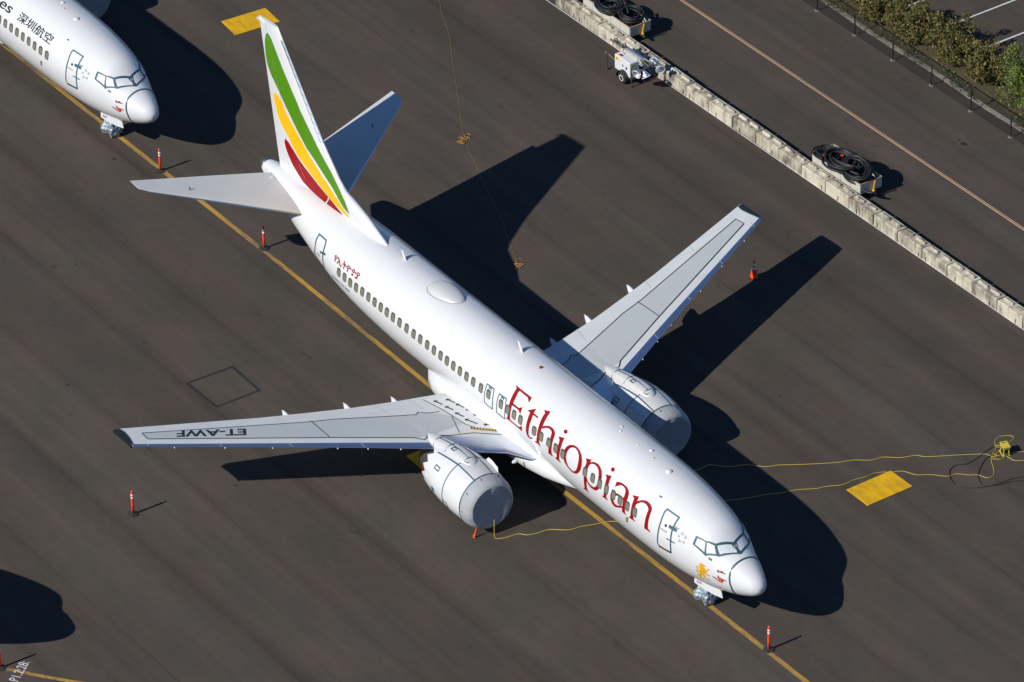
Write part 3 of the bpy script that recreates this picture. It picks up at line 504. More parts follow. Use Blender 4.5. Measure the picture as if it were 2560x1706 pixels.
for s in (-1,1):
    wg=mkwing(s)
    mb=MB(); tess([SF[:3]+[(-18.3,4.85),(-18.55,3.0),(-19.4,3.05),(-20.25,3.9)]+SR[::-1]],wdec(s,.006),mb,.5); mb.build('wing_panel',M['wingg'],wg,recalc=False)
    mb=MB()
    for L_,wd in ((SF,.06),([SF[0],SR[0]],.045),(SR,.055),([(-21.84,8.95),(-20.20,9.0)],.045),([SR[-1],(-20.22,4.5),(-20.2,4.36),(-20.36,4.2),(-20.1,3.9),(-19.95,3.3)],.045),([SF[-1],(-18.2,5.15),(-18.42,4.95),(-18.25,4.7),(-17.9,4.1),(-17.6,3.0),(-16.7,1.7)],.05),([(-19.35,3.04),(-17.87,3.6)],.03)):
        tri(ribbon(L_,wd),wdec(s,.012),mb,.4)
    mb.build('panel_seam',M['line'],wg,recalc=False)
    # walkway panel, arrows and hazard strip at the root
    mb=MB(); WK=[(-21.28,3.3),(-21.2,2.5),(-21.0,1.8),(-17.0,1.45),(-17.52,2.25),(-17.95,2.66),(-18.43,2.89),(-19.36,2.98),(-20.05,3.05)]
    tess([WK],wdec(s,.010),mb,.4); mb.build('walkway',M['white'],wg,recalc=False)
    mb=MB(); tri(ribbon([WK[0]]+WK[:-6:-1][::1]+[],.02),wdec(s,.012),mb,.4) if 0 else tri(ribbon([(-21.28,3.3),(-20.05,3.07),(-19.36,3.0),(-18.43,2.92),(-17.95,2.69),(-17.5,2.27),(-17.0,1.5)],.04),wdec(s,.016),mb,.4); mb.build('walkway_edge',M['line'],wg,recalc=False)
    for a,b,cc in (((-20.45,2.80),(-20.99,2.93),0),((-20.35,2.2),(-20.87,2.34),0),((-19.8,2.65),(-20.28,2.79),0),((-19.75,2.08),(-20.26,2.22),0),((-19.05,2.6),(-19.56,2.72),0),((-19.1,1.95),(-19.64,2.09),0),((-18.2,2.42),(-18.85,2.68),.0),((-18.35,1.62),(-19.04,2.1),.25),((-17.5,1.62),(-18.05,2.22),.2)):
        a,b=Vector(a),Vector(b); d=(b-a).normalized(); nrm=Vector((-d.y,d.x)); mid=(a+b)/2+nrm*cc*.4; e=b-d*.16; mb=MB()
        tri(ribbon([a,mid*.5+(a+e)/2*.5,e],.085),wdec(s,.017),mb,.4); mb.add([wtop(*p,s,.017) for p in (b,e+nrm*.14,e-nrm*.14)],[(0,1,2)]); mb.build('walkway_arrow',M['line'],wg,recalc=False)
    mb=MB(); A_,B_=Vector((-18.10,2.86)),Vector((-17.0,1.5)); d=(B_-A_); N_=13; nr=Vector((-d.y,d.x)).normalized()*.17
    mb.add([wtop(*p,s,.02) for p in (A_,B_,B_+nr,A_+nr)],[(0,1,2,3)],0)
    for k in range(N_):
        t=k/N_; p=A_+d*t; mb.add([wtop(*q,s,.026) for q in (p,p+d*.45/N_,p+d*(.8/N_)+nr,p+d*(.35/N_)+nr)],[(0,1,2,3)],1)
    mb.build('hazard_strip',[M['gold'],M['black']],wg,recalc=False)
    # slat joints on the leading edge
    for y in (8.0,10.9,13.7,16.6):
        le=lerp(LEp,y); mb=MB(); tri(ribbon([(le-.02,y),(le-.36,y+.02)],.025),wdec(s,.012),mb,.2); mb.build('slat_joint',M['grey'],wg,recalc=False)
    # light band behind the slat, flap joints
    for a,b in (((-22.9,10.2),(-22.3,10.05)),((-23.9,13.4),(-23.45,13.3)),((-21.95,5.6),(-20.9,5.4)),((-21.6,3.9),(-20.5,3.8))):
        mb=MB(); tri(ribbon([a,b],.02),wdec(s,.012),mb,.2); mb.build('flap_joint',M['grey'],wg,recalc=False)
    # dark covers at the cut tip
    mb=MB(); TP=[(-25.06,17.24),(-23.50,17.3),(-23.60,17.14),(-24.1,17.02),(-24.6,16.95),(-24.99,17.0)]
    tess([TP],wdec(s,.014),mb,.3); tp=mb.build('tip_cover',M['black'],wg,recalc=False)
    le,te=-23.5,-25.02; tv=[wtop(le-(le-te)*k/8,17.23,s,.02) for k in range(9)]; mb=MB()
    mb.loft([[v,v+Vector((0,s*.07,-.02)),v+Vector((0,s*.07,-.15)),v+Vector((0,0,-.18))] for v in tv]); mb.build('tip_plug',M['black'],wg)
    mb=MB(); tri(ribbon(TP[1:],.05),wdec(s,.02),mb,.3); mb.build('tip_tape',M['teal'],wg,recalc=False)
    # flap track fairings
    for y,xb in ((9.45,-23.42),(6.60,-22.78),(4.35,-22.30)):
        rg=[]; x0=lerp(TEp,y)+1.8
        for k in range(13):
            t=k/12; x=x0+(xb-x0)*t; r=.32*max(.02,sin(pi*min(1,.08+.92*t**1.15)))**.7; zc=zw(y,s)-.44-.06*sin(pi*t)+1.25*max(0,t-.74)
            rg.append([Vector((x,s*y+s*.02*t+r*.75*cos(2*pi*j/12),zc+r*1.25*sin(2*pi*j/12))) for j in range(12)])
        mb=MB(); mb.loft(rg); mb.build('flap_fairing',M['white'],wg,True)
    if s<0:
        o=text_on('registration','ET-AWF',wdec(s,.016),(-22.50,11.95),(-1.22,2.86),(.52,.30),M['black'],wg,bold=.024)
    for y in (15.6,13.6,11.7,9.1,7.9,6.6):
        le=lerp(LEp,y); mb=MB(); mb.box((le+.03,s*y,zw(y,s)-.06),(.06,.035,.04)); mb.build('slat_bracket',M['refl'],wg)
# landing light in the starboard wing root
mb=MB(); mb.lathe([(.001,.02),(.11,.015),(.13,-.05)],n=16); q=Matrix.Translation((-15.15,-2.45,2.02))@Matrix.Rotation(R_(62),4,'Y')@Matrix.Diagonal((.7,1.3,.4,1)); mb.v=[tuple(q@Vector(v)) for v in mb.v]; P(mb,'landing_light',M['glass'],True)
# ------------------------------------------------------------------ tail
LEF=[(4.9,-28.3),(5.42,-29.28),(6.04,-30.85),(6.5,-32.6),(6.95,-33.2),(8.2,-34.48),(12.62,-38.25)]
TEF=[(4.6,-38.3),(4.8,-38.34),(12.6,-39.92)]
def fint(x,z): 
    le,te=lerp(LEF,z),lerp(TEF,z); c=le-te; f=min(max((le-x)/c,0),1); k=min(1,(z-5.3)/1.6) if z<6.9 else 1; return max(nt_(f)*c*.088 if z>6.9 else nt_(f)*min(c,6.3)*.088,.01)
mb=MB(); FF=[0,.006,.02,.05,.1,.17,.26,.38,.5,.62,.74,.86,.95,1]
rows=[]
for z in (4.8,5.2,5.42,5.7,6.04,6.3,6.5,6.75,6.95,7.5,8.2,9,10,11,12,12.4,12.62):
    le,te=lerp(LEF,z),lerp(TEF,z); c=le-te; rows.append([Vector((le-c*f,fint(le-c*f,z),z+(.0 if z<12.5 else -.1*f))) for f in FF]+[Vector((le-c*f,-fint(le-c*f,z),z+(.0 if z<12.5 else -.1*f))) for f in FF[-2:0:-1]])
mb.loft(rows); fin=P(mb,'tail_fin',M['white'],True,ang=60)
for s in (-1,1):
    mb=MB(); e=lambda z,d:(lerp(LEF,z)-d,z); f=lambda u,o=.008:Vector((u[0],s*(fint(u[0],u[1])+o),u[1]))
    st=[]
    for k in range(14):
        z=7.1+(12.1-7.1)*k/14; z2=7.1+(12.1-7.1)*(k+1)/14; a,b,c_,d=[Vector(q) for q in (e(z,.02),e(z,.15),e(z2,.15),e(z2,.02))]; st+=[(a,b,c_),(a,c_,d)]
    tri(st,f,mb,.5); mb.build('leading_edge_strip',M['metal'],fin,recalc=False)
    mb=MB(); tri(ribbon([(lerp(TEF,z)+.33*(lerp(LEF,z)-lerp(TEF,z))*.9,z) for z in (5.6,7,9,11,12.25)],.018),f,mb,.5); mb.build('rudder_gap',M['grey'],fin,recalc=False)
mb=MB(); mb.box((-39.62,0,12.36),(.75,.17,.05)); mb.build('rudder_cap',M['white'],fin)
VD=Vector(D['view'])
def Fn(p):
    t,b,w_,c=prof(p.x); v=(p.z-c)/(t-c) if p.z>c else (p.z-c)/(c-b); return math.hypot(p.y/w_,v)-1
def finfus(off,s):
    def g(u):
        x,z=u; y=-.1; p=Vector((x,-.1,z)); o=p-VD*1.5; prev=o
        N=150
        for k in range(N+1):
            q=o+VD*(3.0*k/N)
            if Fn(q)<0 or (q.z>5.0 and q.x<lerp(LEF,q.z) and q.x>lerp(TEF,q.z) and abs(q.y)<fint(q.x,q.z)+.002): break
        q=prev_q(q,VD,3.0/N,off); return Vector((q.x,s*q.y*-1,q.z))
    return g
def prev_q(q,d,st,off): return q-d*(st*.5+off)
for k,(mt) in enumerate(('green','yellow','red','white')):
    for s in ((-1,1) if k<3 else (-1,)):
        mb=MB(); tess([D['stripes'][k]],finfus(.012+.01*(k==3),s),mb,.35); P(mb,'tail_stripe',M[mt],recalc=False,label=(mt if k<3 else 'thin white')+' tail stripe')
for s in (-1,1):
    rows=[]
    for y,le,te,zl,zt,tk in ((.25,-33.95,-38.35,4.42,4.80,.09),(1.0,-34.5,-38.5,4.56,4.95,.09),(3.5,-36.24,-39.06,5.10,5.36,.085),(7.0,-38.65,-39.85,5.86,5.91,.08),(7.33,-39.0,-39.92,5.95,5.97,.06)):
        c=le-te; rows.append([Vector((le-c*f,s*y,zl+(zt-zl)*f+nt_(f)*c*tk*.6)) for f in FR]+[Vector((le-c*f,s*y,zl+(zt-zl)*f-nt_(f)*c*tk)) for f in FR[1:-1]][::-1])
    mb=MB(); mb.loft(rows); L_=len(rows[0])
    for i,f in enumerate(mb.f):
        if len(f)==4 and (f[0]%L_<3 or f[0]%L_>=L_-3): mb.m[i]=1
    sb=P(mb,'horizontal_stabilizer',[M['stab'],M['metal']],True,ang=50)
    mb=MB(); mb.tube([(-38.2,s*5.1,5.5),(-38.2,s*5.1,5.70)],.03,8); mb.build('access_cap',M['line'],sb)
mb=MB(); mb.box((-37.9,-.78,4.86),(.22,.16,.10)); mb.box((-38.85,-.42,4.7),(.18,.14,.14)); P(mb,'tail_fitting',M['white'])
# ------------------------------------------------------------------ engines
def engine(s):
    cy=s*4.86
    def ring(x,r,zc,n=96,flat=.93): return [Vector((x,cy+r*cos(2*pi*k/n),zc+r*sin(2*pi*k/n)*(flat if sin(2*pi*k/n)<0 else 1))) for k in range(n)]
    cow=[(-14.0,1.285,1.47),(-14.3,1.33,1.50),(-14.8,1.375,1.54),(-15.3,1.385,1.57),(-15.9,1.36,1.59),(-16.5,1.29,1.60),(-17.0,1.20,1.60)]
    rg=[ring(*q) for q in cow]
    n=96; last=[]
    for k in range(n):
        a=2*pi*k/n; ch=abs(((k*16/n)%1)*2-1); x=-17.08-.30*ch; last.append(Vector((x,cy+(1.165-.05*ch)*cos(a),1.60+(1.165-.05*ch)*sin(a)*(.93 if sin(a)<0 else 1))))
    rg.append(last); inner=[Vector((p.x+.02,cy+(p.y-cy)*.97,1.6+(p.z-1.6)*.97)) for p in last]; rg.append(inner); rg.append(ring(-16.2,1.0,1.6))
    mb=MB(); mb.loft(rg,cap=False); nac=mb.build('engine',M['white'],root,True,ang=40); nac.location=(17,0,0); e=nac
    surf=lambda off:(lambda u:_nac(u[0],u[1]/1.3,off))
    def _nac(x,a,off):
        xs=[q[0] for q in cow]; x_=min(max(x,xs[-1]),xs[0])
        for q,q2 in zip(cow,cow[1:]):
            if x_>=q2[0]: t=(x_-q[0])/(q2[0]-q[0]); r=q[1]+(q2[1]-q[1])*t; zc=q[2]+(q2[2]-q[2])*t; break
        r+=off; return Vector((x,cy+r*cos(a),zc+r*sin(a)*(.93 if sin(a)<0 else 1)))
    def circ(x,w_,off=.008,a0=0,a1=2*pi):
        m2=MB(); tri(ribbon([(x,(a0+(a1-a0)*k/60)*1.3) for k in range(61)],w_),surf(off),m2,.2); return m2
    circ(-14.10,.07).build('cowl_tape',M['teal'],nac,recalc=False); circ(-15.35,.055).build('cowl_tape',M['teal'],nac,recalc=False)
    for a in (1.95,1.2):
        m2=MB(); tri(ribbon([(-14.05,a*1.3),(-15.4,(a+(.0))*1.3)],.06),surf(.01),m2,.2); m2.build('cowl_tape',M['teal'],nac,recalc=False)
        m2=MB(); tri(ribbon([(-15.35,(a)*1.3),(-16.9,(a-.1 if a<1.5 else a+.1)*1.3)],.07),surf(.01),m2,.2); m2.build('cowl_tape',M['teal'],nac,recalc=False)
    m2=MB(); tess([[(-14.12,1.2*1.3),(-15.33,1.2*1.3),(-15.33,1.95*1.3),(-14.12,1.95*1.3)]],surf(.004),m2,.2); m2.build('cowl_cloth',M['stab'],e,recalc=False)
    def hatch(x,a,dx,da,fill=False,w_=.05):
        q=[(x,a*1.3),(x-dx,a*1.3),(x-dx,(a+da)*1.3),(x,(a+da)*1.3)]; m2=MB()
        if fill: tess([q],surf(.012),m2,.2)
        else: tri(ribbon(q,w_,True),surf(.012),m2,.2)
        m2.build('hatch_tape',M['teal'],nac,recalc=False)
    hatch(-16.05,2.42,.34,.13); hatch(-15.05,3.35,.34,.26); hatch(-16.1,3.22,.24,.22,True)
    # cloth over the inlet lip, drawn tight across the opening
    lip=[(-14.06,1.305,1.475),(-13.8,1.275,1.46),(-13.6,1.215,1.455),(-13.47,1.14,1.45),(-13.42,1.06,1.45)]
    rg=[]
    for i,q in enumerate(lip):
        rr=ring(*q,n=72,flat=.96); rg.append([Vector((p.x+.012*sin(k*2.9+i)*(.6 if i<4 else .2),cy+(p.y-cy)*(1+.006*sin(k*5.3+i*.4)),p.z)) for k,p in enumerate(rr)])
    mb=MB(); mb.loft(rg,cap=False); cv=mb.build('inlet_cover',M['cloth'],e,True)
    rg=[rg[-1]]+[[Vector((-13.42-.06*(1-t)+.03*sin(2*pi*k/72*3+t*4)*t+.02*sin(5*t*cos(2*pi*k/72)*2),cy+t*1.06*cos(2*pi*k/72),1.45+t*1.06*sin(2*pi*k/72)*.96)) for k in range(72)] for t in (.94,.8,.5,.2,.02)]
    mb=MB(); mb.loft(rg,cap=False); mb.f.append(tuple(range(len(mb.v)-72,len(mb.v)))); mb.m.append(0); mb.build('inlet_cloth',M['clothd'],e,True)
    for k in range(9):
        a=2*pi*k/9+.35; m2=MB()
        p=[Vector((-13.98+.13*t,cy+(1.315-.03*t)*cos(a+.04*t),1.47+(1.315-.03*t)*sin(a+.04*t)*(.96 if sin(a)<0 else 1))) for t in (0,1)]; m2.tube([p[0],p[1]],.014,6); m2.build('cover_loop',M['line'],e)
    # pylon
    rg=[]
    for x,hw,zt,zb in ((-14.75,.05,2.88,2.7),(-15.0,.28,3.02,2.5),(-15.4,.40,3.10,2.4),(-16.0,.42,3.10,2.3),(-16.8,.38,3.02,2.2),(-17.4,.35,2.90,2.1),(-18.0,.33,2.78,2.0),(-18.4,.18,2.66,2.0),(-18.6,.03,2.58,2.0)):
        rg.append([Vector((x,cy+hw*math.copysign(abs(cos(a))**.7,cos(a)),(zt+zb)/2+(zt-zb)/2*math.copysign(abs(sin(a))**.7,sin(a)))) for a in [2*pi*k/20 for k in range(20)]])
    mb=MB(); mb.loft(rg); py=mb.build('pylon',M['stab'],e,True)
    def pt(pts,wd=.05):
        m2=MB(); m2.tube(pts,wd*.45,6); m2.build('pylon_tape',M['teal'],e)
    for x,hw,zt in ((-15.25,.37,3.07),(-16.6,.39,3.05),(-17.6,.34,2.87)): pt([(x,cy+hw*1.0*cos(a),zt-.33+.335*sin(a)) for a in [pi*k/12 for k in range(13)]])
    pt([(-15.25,cy,3.075),(-16,cy,3.105),(-16.8,cy,3.03),(-17.6,cy,2.87)])
    for x in (-15.05,-16.1):
        z=3.10 if x<-16 else 3.03; m2=MB()
        for a,b in (((0,-.1),(0,.1)),((0,.1),(-.22,.1)),((-.22,.1),(-.22,-.1)),((-.22,-.1),(0,-.1))): m2.tube([(x+a[0],cy-.15+a[1],z-.02),(x+b[0],cy-.15+b[1],z-.02)],.02,5)
        m2.build('pylon_tape',M['teal'],e)
    # chine on the inboard cowl
    a=R_(48 if s<0 else 132); o=Vector((0,cos(a),sin(a))); ctr=Vector((0,cy,1.52)); m2=MB()
    pr=[(-14.25,.0),(-14.45,.16),(-15.0,.25),(-15.25,.25),(-15.35,.0)]
    v1=[ctr+Vector((x,0,0))+o*(1.33+h) for x,h in pr]; nn=Vector((0,-o.z,o.y))*.02; m2.add([v+nn for v in v1]+[v-nn for v in v1],[(0,1,2,3,4),(9,8,7,6,5)]+[(i,(i+1)%5,(i+1)%5+5,i+5) for i in range(5)]); m2.build('chine',M['white'],nac)
    # hot section
    mb=MB(); mb.lathe([(.95,-16.3),(.86,-17.2),(.72,-18.0),(.60,-18.35),(.55,-18.3),(.35,-18.2),(.22,-18.6),(.02,-18.95)],(0,cy,1.6),'x',28); mb.build('exhaust_nozzle',M['dmetal'],e,True)
    for k in range(3):
        m2=MB(); p0=Vector((-17.6,cy-.7+.1*k,1.9)); m2.tube([p0,p0+Vector((-.15,-.12,-.4)),p0+Vector((-.1,-.1,-.9))],.03,6); m2.build('warning_streamer',M['dred'],e)
    return e
E1=engine(-1); E2=engine(1)
E1_str=MB(); E1_str.tube([(-13.72,-5.35,.62),(-13.74,-5.50,.42),(-13.73,-5.58,.18),(-13.73,-5.62,.05),(-13.73,-5.62,-.04)],[.02,.025,.03,.055,.07],7); E1_str.build('warning_streamer',M['orange'],E1)
# ------------------------------------------------------------------ landing gear
mb=MB(); mb.tube([(-3.95,0,.3),(-4.0,0,1.6)],.075,10); mb.tube([(-3.95,-.12,.75),(-3.2,-.1,1.5)],.04,8); mb.tube([(-4.25,-.2,.8),(-4.35,-.25,1.35)],.022,6); ng=mb.build('nose_gear',M['stab'],root,True); ng.location=(17,0,0)
rg=random.Random(8)
def bagmesh(c,sx,sy,sz,seed):
    bm=bmesh.new(); bmesh.ops.create_icosphere(bm,subdivisions=4,radius=1); 
    for v in bm.verts:
        p=v.co.copy(); q=Vector((math.copysign(abs(p.x)**.75,p.x),math.copysign(abs(p.y)**.8,p.y),p.z)); n=mnoise.noise(p*1.7+Vector((seed,0,0)))*.34+mnoise.noise(p*4.2+Vector((seed,3,0)))*.20+mnoise.noise(p*9+Vector((0,seed,0)))*.04
        q=q*(1+n); z=q.z; q.x*=1-.30*max(0,z); q.y*=1-.45*max(0,z); v.co=Vector((c[0]+q.x*sx,c[1]+q.y*sy,max(c[2]+z*sz,.02)))
    me=MB(); me.add([v.co for v in bm.verts],[tuple(v.index for v in f.verts) for f in bm.faces]); bm.free(); return me
for y in (-.24,.24):
    m2=MB(); m2.lathe([(.10,-.1),(.26,-.09),(.34,-.04),(.34,.04),(.26,.09),(.10,.1)],(0,0,0),'y',24); m2.v=[(v[0]-3.93,v[1]+y,v[2]+.345) for v in m2.v]; wh=m2.build('wheel',M['tyre'],ng,True)
bagmesh((-3.93,-.02,.50),.47,.50,.55,1.3).build('plastic_wrap',M['bag'],ng,False)
for s in (-1,1):
    q=[(-4.3,1.30),(-4.0,1.34),(-3.6,1.42),(-2.95,1.52),(-2.48,1.58),(-2.35,1.55),(-2.23,1.28),(-2.81,1.13),(-3.47,1.01),(-3.92,.96),(-4.28,.95)]; m2=MB(); n=len(q)
    o=lambda x,z:(x,s*(.40+.05*(1.4-z)),z); m2.add([o(x,z) for x,z in q]+[(o(x,z)[0],o(x,z)[1]+s*.03,z) for x,z in q],[tuple(range(n)),tuple(range(2*n-1,n-1,-1))]+[(i,(i+1)%n,(i+1)%n+n,i+n) for i in range(n)]); gd=m2.build('gear_door',M['white'],ng)
    if s<0: text_on('tail_code','AWF',lambda u:Vector((u[0],-.40-.05*(1.4-u[1])-.035,u[1])),(-4.12,1.04),(.38,.06),(0,.15),M['black'],ng)
for s in (-1,1):
    mb=MB(); mb.tube([(-20.1,s*2.86,.5),(-20.0,s*2.75,2.3)],.11,10); mb.tube([(-20.1,s*2.8,1.1),(-20,s*1.2,1.7)],.06,8); mg=mb.build('main_gear',M['stab'],root,True); mg.location=(17,0,0)
    for dy in (-.43,.43):
        m2=MB(); m2.lathe([(.25,-.2),(.45,-.19),(.56,-.1),(.56,.1),(.45,.19),(.25,.2)],(0,0,0),'y',26); m2.v=[(v[0]-20.1,v[1]+s*2.86+dy,v[2]+.60+ (.03 if s<0 else -.02)) for v in m2.v]; wh=m2.build('wheel',M['tyre'],mg,True)
        m3=MB(); m3.lathe([(.02,.21),(.24,.2),(.25,-.2),(.02,-.21)],(-20.1,s*2.86+dy,.60),'y',18); m3.build('wheel_rim',M['stab'],mg,True)
# ------------------------------------------------------------------ the two other airliners
SKIP=('red_letter','lion_emblem','native_title','type_title','tail_stripe','registration','walkway_arrow','satellite_radome','hazard_strip','slat_bracket','overwing_exit')
def place(v): return Matrix.Translation((v[0],v[1],0))@Matrix.Rotation(R_(v[2]),4,'Z')@ACM@SH
r2=copy_tree(root,None,SKIP+('window',)); r2.matrix_world=place((-48.9595,.1443,1.51127)); r2['label']='white airliner cut off at the top left, with black Chinese characters near its door'
r3=copy_tree(root,None,SKIP+('window','flap_joint','slat_joint','native_title')); r3.matrix_world=place((-18.2052,-27.7309,34.145)); r3['label']='third airliner just outside the left edge, casting the rounded nose shadow at lower left'
root_save=root
k2=[fix(text_on('black_title','Shenzhen Airlines',fuse(.01),(-19.9,2.66*1.88),(9.42,0),(0,-.29*1.88),M['black'],r2,shear=.2,bold=.012))]
k3=fix(text_on('chinese_title','\u6df1\u5733\u822a\u7a7a',fuse(.01),(-9.86,2.675*1.88),(3.10,-.01*1.88),(0,-.285*1.88),M['black'],r2,shear=.12,bold=.013))
a18=-6.862
root=r2
for k in range(24): window(a18-.547*k,2.957)
root=root_save
# ------------------------------------------------------------------ ground and painted markings
def sheet(name,pts,z,mt,kind='structure',label=None,cat=None):
    mb=MB(); mb.add([(x,y,z) for x,y in pts],[tuple(range(len(pts)))]); o=mb.build(name,mt,recalc=False)
    if o.data.polygons[0].normal.z<0: o.data.flip_normals()
    return tag(o,label,cat,kind=kind)
sheet('apron',[(-400,-400),(400,-400),(400,400),(-400,400)],0,M['asphalt'])
def line(name,pts,wd,z,mt):
    mb=MB(); 
    for t in ribbon(pts,wd): mb.add([(p[0],p[1],z) for p in t],[(0,1,2)])
    o=mb.build(name,mt,recalc=False)
    for p in o.data.polygons:
        if p.normal.z<0: o.data.flip_normals(); break
    return tag(o,kind='structure')
line('centre_line',[(-90,.28),(-37.2,.06),(-24.6,-.17),(30,-.17)],.24,.004,M['taxi'])
line('road_line',[(-120,30.49),(0,30.49),(60,30.46)],.06,.004,M['orangeline']); line('road_line',[(-120,30.60),(0,30.60),(60,30.57)],.035,.004,M['orangeline'])
cur=[(-22.6,-31.6),(-19.6,-29.1),(-18.2,-27.9),(-17.55,-27.27),(-16.3,-26.42),(-14.93,-25.35),(-13.2,-23.9),(-11,-22.0)]
line('curved_line',[(-40,-46)]+cur[:1]+cur[1:3]+cur[3:]+[(0,-12.2)] if 0 else [(-30,-37.5),(-22.6,-31.5),(-18.2,-27.85),(-17.3,-27.1),(-16.3,-26.42),(-14.93,-25.35),(-13.0,-23.75)],.20,.004,M['taxi'])
for x in (-42.46,-39.62,-36.8,-33.97,-31.12,-28.3,-25.4,-22.6): line('parking_stripe',[(x,39.4),(x-.08,46.0)],.10,.008,M['whiteline'])
sq=[(-31.84,-9.08),(-31.76,-6.63),(-29.36,-6.70),(-29.37,-9.04)]; mbq=MB()
for t in ribbon(sq,.15,True): mbq.add([(p[0],p[1],.004) for p in t],[(0,1,2)])
o=mbq.build('square_seal',M['seal'],recalc=False); tag(o,kind='structure')
for p in ((-45,7.6,.3,.05),(-20.9,-9.5,.22,.10),(-16.5,-13.2,.4,.03)): pass
# crack sealing scars and stains on the asphalt
for i,(pts,wd) in enumerate((([(-17.4,-9.75),(-17.32,-9.5),(-17.05,-9.42),(-16.9,-9.45)],.05),([(-23.6,-11.9),(-23.4,-11.7)],.06))): line('tar_mark',pts,wd,.004,M['seal'])
def blob(x,y,rx,ry,z=.004):
    mb=MB(); n=14; mb.add([(x+rx*cos(2*pi*k/n)*(1+.2*sin(k*2.3)),y+ry*sin(2*pi*k/n)*(1+.2*cos(k*3.1)),z) for k in range(n)],[tuple(range(n))]); return tag(mb.build('oil_stain',M['seal'],recalc=False),kind='structure')
for q in ((-27.3,33.2,.22,.13),(-27.0,33.6,.07,.05),(-27.75,33.25,.08,.05),(-50.8,-1.2,.12,.08),(-35.0,-13.6,.1,.07)): blob(*q)
# stand code painted in white on the apron: P1.2:28:
ts_o=text_on('stand_code','P1.2:28:',lambda u:Vector((u.x,u.y,.008)),(-16.50,-27.42),(-.92,1.13),(-.42,-.34) if 0 else (-.36,-.26),M['whiteline'],None); tag(ts_o,kind='structure')
# ------------------------------------------------------------------ yellow steel plates
def plate(pts,label,grp=None):
    mb=MB(); n=4; mb.add([(x,y,.004) for x,y in pts]+[(x,y,.035) for x,y in pts],[(3,2,1,0),(4,5,6,7)]+[(i,(i+1)%4,(i+1)%4+4,i+4) for i in range(4)])
    return tag(mb.build('ground_plate',M['plate']),label,'plate','yellow plates lying on the apron')
plate([(-7.04,10.1),(-7.06,12.64),(-5.51,12.65),(-5.49,10.1)],'yellow rectangular plate with grey scuffs beside the cord box to the right of the nose')
plate([(-59.03,10.34),(-58.85,12.9),(-57.25,12.73),(-57.43,10.15)],'yellow rectangular plate behind the top of the striped tail fin')
plate([(-20.9,-4.30),(-20.92,-1.74),(-19.36,-1.77),(-19.5,-4.34)],'yellow plate in shade under the near wing, half hidden by the near engine')
plate([(-20.9,1.94),(-20.92,4.5),(-19.36,4.47),(-19.5,1.9)],'yellow plate in the shade under the far wing root')
# ------------------------------------------------------------------ delineator posts and cone
def delineator(hexb,label,loc,rz=0,col='orange'):
    t=thing('delineator_post',label,'delineator post',(loc[0],loc[1],0),rz,'orange delineator posts on the apron')
    mb=MB(); n=6 if hexb else 4; r=.27 if hexb else .30; mb.lathe([(r,.0),(r,.035),(r*.75,.06),(.06,.085)],n=n); b=mb.build('rubber_base',M['rubber'],t); 
    mb=MB(); mb.lathe([(.062,.07),(.060,.55),(.055,1.12),(.052,1.135),(.03,1.16),(.03,1.19),(.05,1.21),(.05,1.25),(.02,1.262)],n=16); mb.build('tube',M[col],t,True)
    for z in (.86,1.0): mb=MB(); mb.lathe([(.0625,z),(.0615,z+.085)],n=16); mb.build('reflective_band',M['refl'],t,True)
    return t
delineator(0,'orange post on a square black base beside the yellow line behind the far plane',(-48.5,.0),.35)
delineator(1,'dark red post under the tail, darkened by the stabilizer shadow, beside the yellow line',(-39.54,.2),.1)
delineator(1,'orange post with two white bands standing alone on open asphalt near the starboard wing tip',(-24.3,-16.74),.5)
delineator(1,'orange post with two white bands on the yellow line in front of the nose',(.56,-.07),.2)
delineator(1,'orange post beside the curved yellow line at the lower left edge of the photo',(-17.82,-27.52),.2)
t=thing('traffic_cone','orange traffic cone with two white bands beyond the far wing','cone',(-23.64,17.51,0))
mb=MB(); mb.box((0,0,.02),(.40,.40,.04),rz=.5); mb.build('cone_base',M['rubber'],t)
mb=MB(); mb.lathe([(.20,.04),(.185,.08),(.04,.93),(.035,.97),(.001,.97)],n=24); mb.build('cone_body',M['orange'],t,True)
for z0,z1 in ((.50,.60),(.66,.80)): mb=MB(); f=lambda z:.190-(z-.08)*.1706; mb.lathe([(f(z0),z0),(f(z1),z1)],n=24); mb.build('reflective_band',M['refl'],t,True)
# ------------------------------------------------------------------ cords and rope on the ground
def smoothpts(p,n=5,z=.02):
    p=[Vector((q[0],q[1],q[2] if len(q)>2 else z)) for q in p]; o=[]
    for i in range(len(p)-1):
        a=p[max(i-1,0)]; b=p[i]; c=p[i+1]; d=p[min(i+2,len(p)-1)]
        for k in range(n):
            t=k/n; o.append(.5*((2*b)+(c-a)*t+(2*a-5*b+4*c-d)*t*t+(3*b-a-3*c+d)*t**3))
    return o+[p[-1]]
def cord(name,pts,r,mt,label,cat='cord',grp=None,z=.02):
    mb=MB(); mb.tube(smoothpts(pts,5,z),r,6); return tag(mb.build(name,mt,None,True),label,cat,grp)
cord('power_cord',[(-12.9,3.4),(-12.6,4.4),(-12.28,5.48),(-12.25,5.87),(-12.27,6.3),(-11.96,6.62),(-11.56,7.01),(-11.31,7.65),(-10.67,8.27),(-10.38,8.88),(-9.93,9.55),(-9.07,10.98),(-8.72,11.82),(-8.26,12.44),(-8.12,13.04),(-7.63,13.64),(-7.36,14.33),(-6.98,14.66),(-6.24,15.91),(-5.63,16.87),(-5.47,16.98),(-5.26,17.04),(-5.14,17.13),(-5.17,17.25),(-5.33,17.29),(-5.35,17.17),(-5.46,17.24),(-5.56,17.45),(-5.75,17.66),(-5.85,17.8),(-5.5,17.85,.12)],.0125,M['cordy'],'upper yellow cord running from the fuselage shadow to the cord box')
